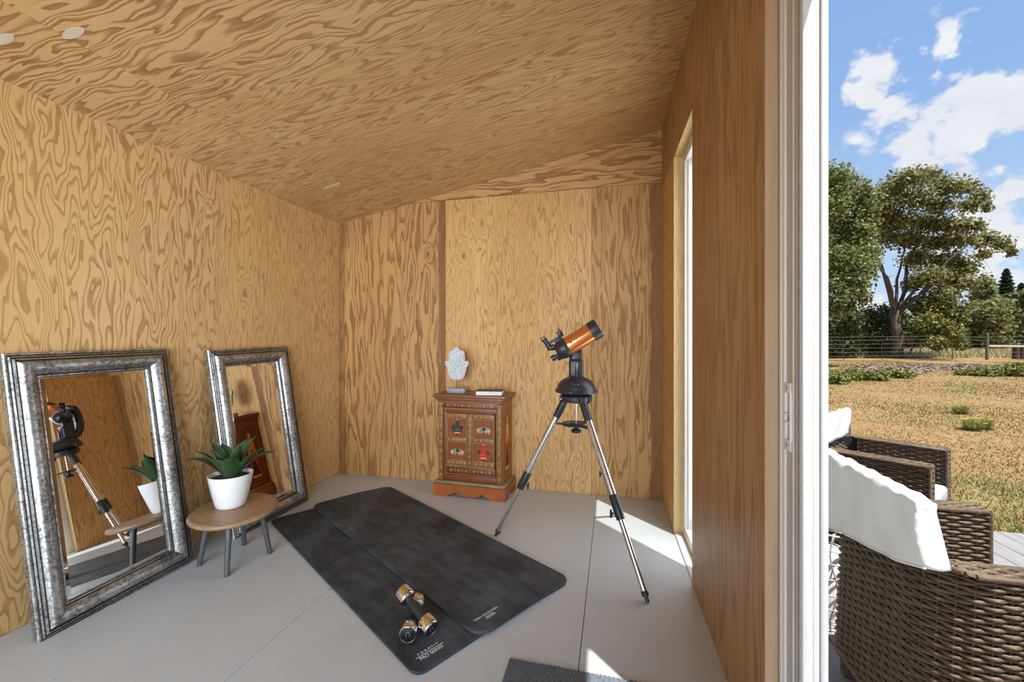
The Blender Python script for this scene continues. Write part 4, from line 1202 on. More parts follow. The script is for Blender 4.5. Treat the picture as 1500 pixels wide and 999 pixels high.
# column under the tube with its pale badge ridge
mb.box(Z * 1.045 + cs * 0.035, (0.086, 0.07, 0.13), M['black_plastic'], Matrix((ah, cs, Z)).transposed(), 0.016, 3)
mb.box(Z * 1.105 + cs * 0.055, (0.080, 0.06, 0.12), M['black_plastic'], Matrix((ah, cs, Z)).transposed(), 0.018, 3)
arm = mb.build('fork_arm', tel, sharp=50)
mb = MB()
mb.lathe([(0.001, 0), (0.010, 0.001), (0.013, 0.006), (0.001, 0.010)], M['black_gloss'], 16, Z * 1.035 + cs * -0.002 + ah * 0.006, Matrix.Scale(4.2, 4, Z) @ Matrix.Rotation(PI / 2, 4, 'X'))
mb.build('badge', arm)
A4 = Matrix((bx, cs, ax)).transposed().to_4x4()
if A4.determinant() < 0: A4 = Matrix((bx, -cs, ax)).transposed().to_4x4()
A4.translation = TO
mb = MB(); mb.lathe([(0.0555, -0.086), (0.0560, -0.082), (0.0560, 0.076), (0.0555, 0.080)], M['orange'], 56, M4=A4); tube = mb.build('tube', tel); tube['label'] = 'copper orange metallic tube'
mb = MB()
mb.lathe([(0.0562, 0.074), (0.0595, 0.076), (0.0600, 0.080), (0.0605, 0.122), (0.0590, 0.128), (0.0545, 0.128), (0.0535, 0.120), (0.0530, 0.100), (0.001, 0.100)], M['black_plastic'], 48, M4=A4)
fc = mb.build('front_cell', tube)
mb = MB(); mb.lathe([(0.0528, 0.1005), (0.04, 0.104), (0.02, 0.106), (0.001, 0.1065)], M['lens'], 40, M4=A4); mb.build('lens', tube)
mb = MB()
mb.lathe([(0.001, -0.160), (0.030, -0.160), (0.044, -0.156), (0.052, -0.146), (0.0575, -0.128), (0.0590, -0.110), (0.0590, -0.088), (0.0562, -0.084)], M['black_plastic'], 48, M4=A4)
rc = mb.build('rear_cell', tube)
def loc(s, b, c): return TO + ax * s + bx * b + cs * c
mb = MB()
mb.tube([loc(-0.155, 0.040, 0), loc(-0.172, 0.044, 0), loc(-0.180, 0.052, 0)], 0.019, M['black_plastic'], 18)
mb.tube([loc(-0.180, 0.035, 0), loc(-0.182, 0.075, 0), loc(-0.1825, 0.076, 0), loc(-0.184, 0.100, 0), loc(-0.1845, 0.101, 0), loc(-0.186, 0.125, 0)], [0.0165, 0.0165, 0.0145, 0.0145, 0.0175, 0.0185], M['black_plastic'], 20)
mb.tube([loc(-0.1855, 0.113, 0), loc(-0.1858, 0.119, 0)], 0.0188, M['vinyl_grey'], 20)
mb.build('eyepiece', rc)
mb = MB()
mb.tube([loc(-0.150, -0.015, -0.02), loc(-0.195, -0.015, -0.02)], [0.012, 0.012], M['black_plastic'], 14)
mb.tube([loc(-0.180, -0.015, -0.02), loc(-0.205, -0.015, -0.02)], [0.018, 0.018], M['black_plastic'], 14)
mb.tube([loc(-0.150, -0.030, 0.02), loc(-0.178, -0.030, 0.02)], [0.020, 0.016], M['black_plastic'], 14)
mb.build('focus_knob', rc)
mb = MB(); rx = Matrix((ax, cs, bx)).transposed()
mb.box(loc(-0.112, 0.058, 0), (0.05, 0.024, 0.018), M['black_plastic'], rx, 0.003)
mb.box(loc(-0.125, 0.074, 0), (0.110, 0.022, 0.015), M['black_plastic'], rx, 0.004)
mb.box(loc(-0.085, 0.092, 0), (0.034, 0.034, 0.030), M['black_plastic'], rx, 0.005)
mb.box(loc(-0.078, 0.100, 0), (0.012, 0.040, 0.040), M['black_gloss'], rx, 0.004)
mb.tube([loc(-0.160, 0.080, -0.012), loc(-0.160, 0.080, -0.026)], 0.007, M['black_plastic'], 12)
mb.build('finder_scope', tube)
TX = Matrix((ax, bx, -cs)).transposed().to_4x4()
v_ = -cs * math.cos(R_(12)) + bx * math.sin(R_(12)); u_ = bx * math.cos(R_(12)) + cs * math.sin(R_(12))
TX = Matrix((ax, u_, v_)).transposed().to_4x4(); TX.translation = TO + v_ * 0.0563 + ax * 0.005
text_part('lettering', 'CELESTRON', 0.015, TX, M['ink'], tube)
mb = MB(); q0 = TO + v_ * 0.0564 + ax * -0.055
mb.flat([q0 + ax * -0.007 + u_ * 0.006, q0 + ax * 0.006 + u_ * 0.008, q0 + ax * -0.001, q0 + ax * 0.008 + u_ * -0.004, q0 + ax * -0.005 + u_ * -0.008], M['ink'])
mb.build('logo_mark', tube)

# ------------------------------------------------------------------ deck and land
DZ0 = -0.10
mb = MB()
x = 0.52; w = 0.138; k = 0
random.seed(4)
while x < 7.2:
    mb.box((x + w / 2, (-4.0 + 3.60) / 2, DZ0 - 0.0125), (w - 0.005, 7.6, 0.025), M['deck'], bevel=0.003, seg=1)
    x += w
mb.box((3.86, -0.2, DZ0 - 0.06), (6.6, 7.56, 0.06), M['wicker_core'])
mb.box((3.86, 3.59, DZ0 - 0.12), (6.68, 0.025, 0.18), M['deck'])
struct(mb.build('deck'))

def gz(x, y):
    r = math.hypot(x, y)
    t = max(0.0, min(1.0, (r - 9.0) / 20.0)); t = t * t * (3 - 2 * t)
    return -0.30 + 0.34 * t + 0.03 * math.sin(x * 0.9 + 1.0) * math.cos(y * 0.7) * min(1, r / 10)
mb = MB(); vs = []; fs = []
rr = [0.0, 1.5, 2.5, 3, 3.5, 4, 4.5, 5, 6, 7, 8, 9, 10.5, 12, 14, 16, 18, 20, 22, 24, 26, 28, 31, 35, 40, 50, 65, 90, 140, 260, 600]
na = 120
for r in rr:
    for k in range(na):
        a = 2 * PI * k / na; x, y = r * math.cos(a), r * math.sin(a)
        vs.append((x, y, gz(x, y)))
for i in range(len(rr) - 1):
    for k in range(na):
        fs.append((i * na + k, i * na + (k + 1) % na, (i + 1) * na + (k + 1) % na, (i + 1) * na + k))
mb.add(vs, fs, M['ground'], True)
struct(mb.build('ground', sharp=0))

mb = MB(); vs = []; fs = []; n = 60
for k in range(n + 1):
    a = R_(-20 + 110 * k / n); r = 420
    hgt = 20 + 9 * math.sin(k * 0.33) + 5 * math.sin(k * 0.9 + 1)
    for (dr, f) in ((0, 0.0), (60, 0.75), (140, 1.0), (260, 0.6)):
        vs.append(((r + dr) * math.cos(a), (r + dr) * math.sin(a), -1 + hgt * f))
for k in range(n):
    for j in range(3): fs.append((k * 4 + j, (k + 1) * 4 + j, (k + 1) * 4 + j + 1, k * 4 + j + 1))
mb.add(vs, fs, M['hill'], True)
struct(mb.build('hill', sharp=0))

def np_quads(name, V, nper, mat, parent=None):
    """V: (n, nper, 3) corner array, one face for each row"""
    n = V.shape[0]
    me = bpy.data.meshes.new(name)
    me.vertices.add(n * nper); me.vertices.foreach_set('co', V.reshape(-1).astype(np.float32))
    me.loops.add(n * nper); me.loops.foreach_set('vertex_index', np.arange(n * nper, dtype=np.int32))
    me.polygons.add(n); me.polygons.foreach_set('loop_start', np.arange(0, n * nper, nper, dtype=np.int32))
    me.update(calc_edges=True)
    me.materials.append(mat)
    o = bpy.data.objects.new(name, me); COL.objects.link(o)
    if parent: o.parent = parent
    return o
def leaf_cloud(rng, blobs, count, size, shell=0.55, flat=1.0):
    """blobs: (centre, (rx, ry, rz)); returns quads (n, 4, 3)"""
    vol = np.array([b[1][0] * b[1][1] + b[1][0] * b[1][2] + b[1][1] * b[1][2] for b in blobs]); pr = vol / vol.sum()
    idx = rng.choice(len(blobs), size=count, p=pr)
    C = np.array([tuple(b[0]) for b in blobs])[idx]; Rr = np.array([tuple(b[1]) for b in blobs])[idx]
    d = rng.normal(size=(count, 3)); d /= np.linalg.norm(d, axis=1)[:, None]
    rad = (shell + (1 - shell) * rng.random(count)) * (1 + 0.16 * rng.normal(size=count))
    c = C + d * Rr * rad[:, None]
    nrm = d * 0.6 + rng.normal(size=(count, 3)) * 0.6 + np.array([0, 0, 0.35]); nrm /= np.linalg.norm(nrm, axis=1)[:, None]
    t = np.cross(nrm, rng.normal(size=(count, 3))); t /= np.linalg.norm(t, axis=1)[:, None]
    b = np.cross(nrm, t)
    s = size * (0.6 + 0.8 * rng.random(count))[:, None]
    return np.stack([c - t * s * 0.5, c + b * s * 0.30, c + t * s * 0.5, c - b * s * 0.30], axis=1)

def px_blobs(lst, t0, rng, dj=1.6, thick=0.8):
    out = []
    for (px, py, rx, ry) in lst:
        t = t0 + rng.uniform(-dj, dj)
        out.append((at(px, py, t), (rx / F_PX * t, max(rx, ry) / F_PX * t * thick, ry * 1.3 / F_PX * t)))
    return out
def branch_mesh(base, fork, r0, blobs, rng, mat, mat2, frac=1.0):
    mb = MB()
    mid = base.lerp(fork, 0.5) + Vector((rng.uniform(-.1, .1), rng.uniform(-.1, .1), 0))
    mb.tube([base - Z * 0.1, base + Z * 0.15, base.lerp(mid, 0.4), mid, fork], [r0 * 1.3, r0 * 1.1, r0 * 1.0, r0 * 0.95, r0 * 0.85], mat, 14)
    out = MB()
    if len(blobs) > 3:
        cs_ = [Vector(c) for c, _ in blobs]
        n_l = max(2, min(8, len(blobs) // 4))
        order = [max(range(len(cs_)), key=lambda i: (cs_[i] - fork).length)]
        while len(order) < n_l: order.append(max(range(len(cs_)), key=lambda i: min((cs_[i] - cs_[j]).length for j in order)))
        nodes = []
        def limb(st_, c, r1, n=6):
            v = c - st_; pts = []; rr_ = []
            off = Vector((rng.uniform(-.1, .1), rng.uniform(-.1, .1), 0.0)) * v.length
            for i in range(n + 1):
                f = i / n
                pts.append(st_ + v * f + off * math.sin(PI * f) + Z * (0.10 * v.length * math.sin(PI * f)) + Vector((rng.normal(), rng.normal(), rng.normal())) * 0.018 * v.length * (0 < i < n))
                rr_.append(r1 * (1 - 0.86 * f ** 0.8))
            out.tube(pts, rr_, mat2 if r1 < r0 * 0.3 else mat, 7)
            nodes.extend([(p, q_) for p, q_ in list(zip(pts, rr_))[2:-1]])
        for i in order: limb(base.lerp(fork, rng.uniform(0.86, 1.0)), cs_[i], r0 * rng.uniform(0.36, 0.5))
        for i, c in enumerate(cs_):
            if i in order or rng.random() > frac: continue
            p, q_ = min(nodes, key=lambda w_: (w_[0] - c).length + 0.6 * max(0.0, w_[0].z - c.z))
            limb(p, c, q_ * 0.65, 4)
        for (c, rad) in blobs:
            for _ in range(3):
                e = Vector(c) + Vector((rng.normal() * rad[0] * 0.6, rng.normal() * rad[1] * 0.6, rng.normal() * rad[2] * 0.5))
                p, q_ = min(nodes, key=lambda w_: (w_[0] - e).length)
                out.tube([p, p.lerp(e, 0.5) + Z * 0.08, e], [min(q_, r0 * 0.1) * 0.6, r0 * 0.04, r0 * 0.015], mat2, 5)
    else:
        for (c, rad) in blobs:
            out.tube([fork, fork.lerp(Vector(c), 0.5) + Z * 0.05, Vector(c)], [r0 * 0.5, r0 * 0.3, r0 * 0.1], mat2, 6)
    return mb, out
def tree(name, label, base, fork, r0, lst, t0, leaf, count, size, seed, group=None, frac=1.0, dj=1.6, shell=0.45, bark='bark', bark2='bark_pale', thick=0.8, cat='tree'):
    rng = np.random.default_rng(seed)
    blobs = px_blobs(lst, t0, rng, dj, thick)
    base = Vector(base); fork = Vector(fork)
    root = thing(name, label, cat, base, 0, group)
    inv = Matrix.Translation(-base)
    mb, out = branch_mesh(base, fork, r0, blobs, rng, M[bark], M[bark2], frac)
    for q_ in (mb, out): q_.v = [tuple(Vector(v) - base) for v in q_.v]
    mb.build('trunk', root, sharp=0)
    if out.v: out.build('branches', root, sharp=0)
    V = leaf_cloud(rng, blobs, count, size, shell) - np.array(tuple(base))
    np_quads('crown', V, 4, M[leaf], root)
    return root

def gbase(px, t):
    p = at(px, 500, t); return Vector((p.x, p.y, gz(p.x, p.y)))
T1 = 28.0
oak = [(1330, 262, 26, 14), (1358, 258, 22, 12), (1305, 280, 26, 16), (1385, 272, 26, 13), (1412, 275, 20, 10), (1436, 288, 14, 12), (1340, 290, 30, 14), (1375, 300, 24, 12), (1420, 300, 20, 10), (1446, 303, 8, 8),
       (1290, 300, 22, 20), (1310, 320, 24, 16), (1350, 325, 30, 13), (1392, 330, 26, 11), (1425, 330, 18, 9), (1330, 350, 26, 14), (1372, 355, 28, 12), (1408, 352, 24, 10), (1442, 350, 20, 10), (1466, 356, 16, 9), (1482, 368, 9, 8), (1440, 372, 12, 7),
       (1345, 378, 26, 13), (1385, 382, 26, 12), (1415, 392, 20, 12), (1300, 345, 18, 16), (1360, 405, 28, 14), (1395, 412, 24, 13), (1338, 415, 18, 12), (1420, 415, 14, 10), (1285, 330, 18, 18), (1378, 435, 26, 12), (1280, 375, 12, 14)]
bp = gbase(1315, T1)
tree('shade_tree', 'tall spreading tree with a dark trunk standing at the wire fence', bp, at(1310, 455, T1), 0.30, oak, T1, 'leaf_oak', 24000, 0.215, 11, 'trees beyond the lawn', dj=1.5, shell=0.25)
near = [(1222, 262, 26, 18), (1244, 272, 22, 16), (1262, 285, 18, 16), (1216, 300, 26, 24), (1245, 310, 26, 22), (1270, 312, 18, 18), (1230, 345, 30, 24), (1262, 345, 20, 20), (1272, 370, 14, 16), (1215, 385, 30, 24), (1246, 385, 26, 22), (1272, 398, 14, 14), (1225, 420, 26, 20), (1252, 418, 20, 16), (1264, 432, 12, 14), (1222, 450, 16, 14), (1244, 448, 10, 14),
        (1190, 300, 30, 40), (1185, 370, 34, 40), (1180, 250, 30, 30)]
T2 = 19.0
tree('leafy_tree', 'dense leafy tree cut off by the white door frame', gbase(1178, T2), at(1185, 430, T2), 0.20, near, T2, 'leaf_dense', 20000, 0.165, 12, 'trees beyond the lawn', dj=0.9, shell=0.4)
young = [(1352, 450, 20, 14), (1376, 452, 22, 14), (1396, 462, 18, 14), (1362, 475, 20, 14), (1388, 485, 18, 12), (1346, 490, 14, 12), (1402, 490, 10, 10), (1372, 502, 14, 9), (1408, 505, 10, 6)]
tree('young_tree', 'yellow green young tree with thin stems beside the big trunk', gbase(1330, 27.0), at(1336, 490, 27.0), 0.07, young, 27.0, 'leaf_yellow', 6500, 0.22, 13, 'trees beyond the lawn', dj=0.8)
def bush(name, label, lst, t, leaf, n, size, seed, group, shell=0.5):
    b0 = gbase(sum(q[0] for q in lst) / len(lst), t)
    return tree(name, label, b0, b0 + Z * 0.6, 0.06, lst, t, leaf, n, size, seed, group, 0.7, 0.6, shell, cat='bush')
bush('thicket_bush', 'dark leafy bush at the far left of the fence', [(1222, 478, 24, 18), (1240, 488, 22, 16), (1226, 505, 26, 14), (1250, 470, 14, 16), (1245, 512, 14, 8)], 29, 'leaf_dark', 5500, 0.22, 21, 'bushes along the fence')
bush('thicket_bush', 'dark bush left of the big trunk', [(1272, 470, 20, 18), (1288, 480, 16, 18), (1276, 495, 20, 14), (1290, 512, 14, 8), (1275, 515, 14, 8), (1296, 462, 10, 14)], 30, 'leaf_dark', 5200, 0.22, 22, 'bushes along the fence')
# belt of trees far behind the fence
belt = [('tall rounded dark tree in the far belt, at the right edge', [(1495, 455, 26, 22), (1475, 465, 22, 16), (1510, 470, 26, 22), (1490, 485, 28, 16), (1470, 500, 26, 12), (1505, 500, 26, 12), (1500, 437, 16, 12), (1485, 442, 16, 12)], 50, 'leaf_dark', 31),
        ('rounded olive tree in the far belt behind the wooden post', [(1448, 462, 22, 18), (1430, 470, 18, 14), (1455, 482, 24, 14), (1438, 490, 22, 12), (1446, 502, 28, 9), (1465, 450, 16, 12), (1425, 455, 16, 12)], 46, 'leaf_oak', 32),
        ('low dark tree in the far belt right of the young tree', [(1412, 472, 16, 16), (1402, 485, 18, 14), (1418, 492, 18, 12), (1415, 503, 24, 8)], 48, 'leaf_dark', 33),
        ('slim olive tree rising behind the shade tree branches', [(1442, 425, 12, 16), (1440, 440, 16, 16), (1446, 455, 16, 12)], 55, 'leaf_oak', 34),
        ('dark tree in the far belt behind the big trunk', [(1318, 478, 14, 18), (1335, 490, 18, 14), (1325, 500, 22, 10)], 44, 'leaf_dark', 35),
        ('low hedge-like tree far behind the dark bushes', [(1232, 480, 20, 20), (1255, 488, 20, 18), (1278, 492, 20, 14), (1300, 496, 14, 12)], 52, 'leaf_dark', 36),
        ('bushy dark tree filling the belt behind the young tree', [(1360, 480, 22, 18), (1385, 488, 22, 16), (1372, 498, 26, 10)], 50, 'leaf_dark', 37)]
for lab, lst, t, leaf, sd0 in belt:
    b0 = gbase(sum(q[0] for q in lst) / len(lst), t)
    tree('belt_tree', lab, b0, b0 + Z * 1.6, 0.14, lst, t, leaf, 4200, 0.42, sd0, 'trees of the far belt', 0.8, 1.5, 0.6)
def conifer(label, px, ytop, t, seed, w):
    rng = np.random.default_rng(seed)
    b0 = gbase(px, t); top = at(px, ytop, t); Hh = top.z - b0.z
    root = thing('conifer', label, 'tree', b0, 0, 'trees of the far belt')
    mb = MB(); mb.tube([(0, 0, 0), (0, 0, Hh * 0.5), (0, 0, Hh)], [0.22, 0.13, 0.02], M['bark'], 8); mb.build('trunk', root, sharp=0)
    n = 4200; z = rng.random(n) ** 0.8
    rad = (1 - z) ** 0.8 * w * (0.55 + 0.45 * np.cos(z * 60) ** 2) * np.sqrt(rng.random(n)) + 0.05
    a = rng.random(n) * 2 * PI
    c = np.stack([np.cos(a) * rad, np.sin(a) * rad, Hh * (0.12 + 0.88 * z)], axis=1)
    out = np.stack([np.cos(a), np.sin(a), -0.35 * np.ones(n)], axis=1); out /= np.linalg.norm(out, axis=1)[:, None]
    sdv = np.cross(out, rng.normal(size=(n, 3))); sdv /= np.linalg.norm(sdv, axis=1)[:, None]
    s = (0.35 + 0.3 * rng.random(n))[:, None]
    np_quads('needles', np.stack([c - out * s * 0.5, c + sdv * s * 0.2, c + out * s * 0.5, c - sdv * s * 0.2], axis=1), 4, M['leaf_conifer'], root)
conifer('pointed blue green conifer far behind the fence, taller one', 1474, 394, 62, 41, 2.6)
conifer('shorter conifer at the right edge behind the belt', 1496, 415, 64, 42, 2.4)

# low mounded shrubs along the bark bed
def mound(label, px, py, rx, ry, seed):
    t = None
    # where the ray meets the ground
    lo, hi = 8.0, 40.0
    for _ in range(40):
        m_ = (lo + hi) / 2; p = at(px, py + ry, m_)
        if p.z > gz(p.x, p.y): lo = m_
        else: hi = m_
    t = lo; p = at(px, py + ry, t); base = Vector((p.x, p.y, gz(p.x, p.y)))
    rng = np.random.default_rng(seed)
    root = thing('mounded_shrub', label, 'shrub', base, 0, 'low shrubs along the bark bed')
    R3 = (rx / F_PX * t, rx / F_PX * t * 0.8, 1.9 * ry / F_PX * t)
    mb = MB()
    for k in range(7):
        a = k * 0.9; e = Vector((R3[0] * 0.6 * math.cos(a), R3[1] * 0.6 * math.sin(a), R3[2] * 0.55))
        mb.tube([(0, 0, -0.02), e * 0.5, e], [0.012, 0.008, 0.004], M['bark'], 5)
    mb.build('stems', root, sharp=0)
    bl = []
    for k in range(8):
        bl.append(((rng.uniform(-.45, .45) * R3[0], rng.uniform(-.45, .45) * R3[1], R3[2] * 0.30), (R3[0] * 0.6, R3[1] * 0.6, R3[2] * rng.uniform(0.55, 0.75))))
    V = leaf_cloud(rng, bl, 2600, 0.10, 0.6)
    V[:, :, 2] = np.maximum(V[:, :, 2], 0.01 + 0.02 * rng.random(V[:, :, 2].shape))
    np_quads('foliage', V, 4, M['leaf_shrub'], root)
for i, a in enumerate((('low shrub half hidden by the white door frame', 1222, 551, 26, 10), ('small round shrub second along the bark bed', 1250, 547, 15, 7), ('smallest round shrub at the front of the bark bed', 1258, 552, 9, 5),
          ('round shrub in the middle of the left clump', 1279, 549, 17, 8), ('long low shrub at the right end of the left clump', 1310, 546, 25, 7),
          ('low shrub at the left end of the right clump', 1420, 545, 16, 4), ('wide green shrub in the middle of the right clump', 1450, 543, 26, 7), ('large green shrub at the right edge of the lawn', 1488, 540, 26, 10))):
    mound(*a, 60 + i)

# bark mulch, dry grass, weeds
rng = np.random.default_rng(77)
def scatter(name, n, pxr, tr, gen, mat, label, cat, keep=None, pw=1.0):
    px = rng.uniform(*pxr, n); u = rng.random(n) ** pw
    t = tr[0] + (tr[1] - tr[0]) * u
    l = (px - 750) / F_PX * t
    X = l * CY - t * SY; Y = l * SY + t * CY
    m_ = ~((Y < 3.62) & (X < 7.2)); 
    if keep is not None: m_ &= keep(X, Y, t, px)
    X, Y, t = X[m_], Y[m_], t[m_]
    Zg = np.array([gz(a, b) for a, b in zip(X, Y)])
    o = np_quads(name, *gen(X, Y, Zg, t), mat)
    tag(o, label, cat, kind='stuff')
    return o
def blades(hmin, hmax, wmul):
    def g(X, Y, Zg, t):
        n = len(X); hgt = rng.uniform(hmin, hmax, n); a = rng.random(n) * 2 * PI; le = rng.uniform(0.2, 1.1, n) * hgt
        b = np.stack([X, Y, Zg - 0.01], 1); a2 = rng.random(n) * 2 * PI
        w = (0.0035 + 0.0011 * t) * wmul
        s = np.stack([np.cos(a2) * w, np.sin(a2) * w, 0 * X], 1)
        tip = b + np.stack([np.cos(a) * le, np.sin(a) * le, hgt], 1)
        return np.stack([b - s, b + s, tip], 1), 3
    return g
def patchy(lo):
    def k(X, Y, t, px):
        f = np.sin(X * 0.9 + 1.3) * np.cos(Y * 0.75 - 0.4) + 0.6 * np.sin(X * 2.1 - Y * 1.7) + 0.4 * np.sin(X * 4.3 + Y * 3.1)
        return f + rng.normal(size=len(X)) * 0.35 > lo
    return k
scatter('dry_grass', 140000, (950, 1980), (3.2, 26), blades(0.015, 0.045, 1.0), M['straw'], 'short dry straw coloured grass over the field', 'grass', None, 1.25)
scatter('green_grass', 52000, (950, 1980), (3.2, 14), blades(0.03, 0.10, 0.9), M['green_blade'], 'patches of greener grass and weeds near the deck', 'grass', patchy(0.5), 1.6)
scatter('tall_grass', 32000, (950, 1980), (29, 43), blades(0.25, 0.62, 1.0), M['tallgrass'], 'tall pale grass beyond the wire fence', 'grass', None, 1.0)
def chips(X, Y, Zg, t):
    n = len(X); a = rng.random(n) * 2 * PI; s = rng.uniform(0.04, 0.11, n); tl = rng.uniform(-0.4, 0.4, n)
    d = np.stack([np.cos(a) * s, np.sin(a) * s, tl * s], 1); e = np.stack([-np.sin(a) * s * 0.45, np.cos(a) * s * 0.45, rng.uniform(-.2, .2, n) * s], 1)
    c = np.stack([X, Y, Zg + 0.045], 1)
    return np.stack([c - d, c - e, c + d, c + e], 1), 4
def bed(X, Y, t, px):
    mid = 16.6 + 2.2 * np.clip((px - 1215) / 120, -0.5, 1.0) + 0.6 * np.sin(px * 0.05)
    return np.abs(t - mid) < 1.9 + 0.5 * np.sin(px * 0.09)
scatter('bark_mulch', 22000, (1050, 1700), (13, 22), chips, M['mulch'], 'brown bark mulch strip between the low shrubs', 'mulch', bed)
def weed(label, px, py, flowers, seed):
    lo, hi = 3.0, 30.0
    for _ in range(40):
        m_ = (lo + hi) / 2; p = at(px, py, m_)
        if p.z > gz(p.x, p.y): lo = m_
        else: hi = m_
    p = at(px, py, lo); base = Vector((p.x, p.y, gz(p.x, p.y)))
    r = np.random.default_rng(seed)
    root = thing('weed_plant', label, 'weed', base, 0, 'weeds in the dry field')
    n = 260
    a = r.random(n) * 2 * PI; rad = 0.12 * np.sqrt(r.random(n)); hh = 0.05 + 0.16 * r.random(n)
    b = np.stack([np.cos(a) * rad * 0.5, np.sin(a) * rad * 0.5, 0 * a], 1); tip = np.stack([np.cos(a) * rad * 1.6, np.sin(a) * rad * 1.6, hh], 1)
    s = np.stack([-np.sin(a), np.cos(a), 0 * a], 1) * 0.011
    np_quads('leaves', np.stack([b, (b + tip) / 2 - s, tip, (b + tip) / 2 + s], 1), 4, M['green_blade'], root)
    for k in range(flowers):
        m2 = MB(); q_ = Vector((r.uniform(-.14, .14), r.uniform(-.14, .14), r.uniform(0.12, 0.2)))
        m2.tube([(q_.x * 0.3, q_.y * 0.3, 0), q_], 0.003, M['leaf_shrub'], 5)
        for j in range(7):
            a_ = j * 2 * PI / 7
            m2.flat([q_, q_ + Vector((math.cos(a_ - .3) * .028, math.sin(a_ - .3) * .028, .006)), q_ + Vector((math.cos(a_) * .036, math.sin(a_) * .036, .004)), q_ + Vector((math.cos(a_ + .3) * .028, math.sin(a_ + .3) * .028, .006))], M['yellow_petal'])
        m2.build('flower', root, sharp=0)
weed('round green weed in the dry field, farther one', 1407, 606, 3, 1)
weed('weed with yellow flowers in the dry field', 1424, 630, 8, 2)
weed('small yellow flowered weed right of the other', 1441, 628, 6, 3)

# ------------------------------------------------------------------ fence
def ground_t(px, py):
    lo, hi = 8.0, 60.0
    for _ in range(40):
        m_ = (lo + hi) / 2; p = at(px, py, m_)
        if p.z > gz(p.x, p.y): lo = m_
        else: hi = m_
    return lo
TF = 26.0
def fpt(px): return gbase(px, TF)
fence = thing('wire_fence', 'low wire fence with thin steel posts along the field', 'fence', fpt(1350))
fb = fpt(1350)
for px in (1175, 1236, 1292, 1348, 1395, 1550):
    p = fpt(px) - fb; m2 = MB()
    m2.box((p.x, p.y, p.z + 0.55), (0.035, 0.035, 1.3), M['t_post'], bevel=0.006, seg=1); m2.build('post', fence)
for h_ in (0.25, 0.5, 0.75, 1.0, 1.25, 1.45):
    m2 = MB(); m2.tube([fpt(px) - fb + Z * h_ - Z * (0.02 if i % 2 else 0) for i, px in enumerate((1120, 1236, 1348, 1446, 1560))], 0.0045, M['wire_f'], 5); m2.build('wire', fence)
gp = thing('fence_post', 'thick weathered wooden post carrying the pale rail', 'post', fpt(1446))
mb = MB(); mb.tube([(0, 0, -0.1), (0, 0, 0.8), (0, 0, 1.68), (0, 0, 1.70)], [0.085, 0.08, 0.075, 0.06], M['post'], 12); mb.build('post_shaft', gp)
mb = MB(); p0 = fpt(1448); p1 = fpt(1540)
mb.tube([p0 + Z * 0.86, p0.lerp(p1, 0.5) + Z * 0.84, p1 + Z * 0.83], 0.065, M['rail'], 10)
tag(mb.build('fence_rail'), 'pale horizontal wooden rail running right from the wooden post', 'rail')
for i, (px, lab) in enumerate(((1488, 'dark brown stump-like post below the rail, left one of two'), (1497, 'dark brown stump-like post at the right edge below the rail'))):
    b0 = gbase(px, 27.2); mb = MB()
    mb.tube([(0, 0, -0.1), (0, 0, 0.3), (0.01, 0, 0.8), (0, 0.01, 0.84)], [0.19, 0.17, 0.165, 0.12], M['brown_post'], 14)
    o = mb.build('brown_post'); o.location = b0; tag(o, lab, 'post', 'brown posts under the rail')

# ------------------------------------------------------------------ wicker armchairs
def weave(mb, o, u, v, n, wu, hv, stake=0.036, row=0.0128, amp=0.0046, phase=0):
    o, u, v, n = Vector(o), Vector(u), Vector(v), Vector(n)
    nr = max(1, int(round(hv / row))); row = hv / nr
    ns = max(1, int(round(wu / stake))); stake = wu / ns
    m_ = ns * 4
    cr = ((-0.45, -0.0050), (-0.31, 0.0008), (0.0, 0.0032), (0.31, 0.0008), (0.45, -0.0050))
    rnd = random.Random(int(wu * 1000 + hv * 77))
    for j in range(nr):
        vc = (j + 0.5) * row; vs = []; jit = rnd.uniform(-0.0007, 0.0007)
        for k in range(m_ + 1):
            uu = wu * k / m_; off = amp * math.cos(PI * (uu / stake + j + phase))
            for (a, b) in cr: vs.append(o + u * uu + v * (vc + a * row + jit) + n * (off + b))
        fs = [(k * 5 + q_, (k + 1) * 5 + q_, (k + 1) * 5 + q_ + 1, k * 5 + q_ + 1) for k in range(m_) for q_ in range(4)]
        mb.add(vs, fs, M['wicker'], True)
    for k in range(ns + 1):
        p = o + u * (stake * k)
        mb.tube([p + n * -0.004, p + v * hv + n * -0.004], 0.003, M['wicker'], 5, caps=False)
chair_label = 'brown wicker armchair nearest the doorway, seen from behind, white cover on its back'
ch = thing('wicker_armchair', chair_label, 'chair')
CWid, CDep, ZA, ZBk, ZL, CR = 0.30, 0.48, 0.70, 0.845, 0.15, 0.15
X_, Y_ = Vector((1, 0, 0)), Vector((0, 1, 0))
def u_path(W_, r, x0, n_ds=None):
    """plan of the shell from the +y arm front round the back to the -y arm front: points and outward normals"""
    segs = [((CDep, W_), (r + x0, W_)), None, ((x0, W_ - r), (x0, -W_ + r)), None, ((r + x0, -W_), (CDep, -W_))]
    L1 = CDep - r - x0; La = PI / 2 * r; L2 = 2 * (W_ - r)
    tot_ = 2 * L1 + 2 * La + L2
    def ev(d):
        if d < L1: return (CDep - d, W_, 0, 1)
        d -= L1
        if d < La:
            a_ = d / r; return (x0 + r - r * math.sin(a_), W_ - r + r * math.cos(a_), -math.sin(a_), math.cos(a_))
        d -= La
        if d < L2: return (x0, W_ - r - d, -1, 0)
        d -= L2
        if d < La:
            a_ = d / r; return (x0 + r - r * math.cos(a_), -W_ + r - r * math.sin(a_), -math.cos(a_), -math.sin(a_))
        d -= La
        return (x0 + r + d, -W_, 0, -1)
    return tot_, ev
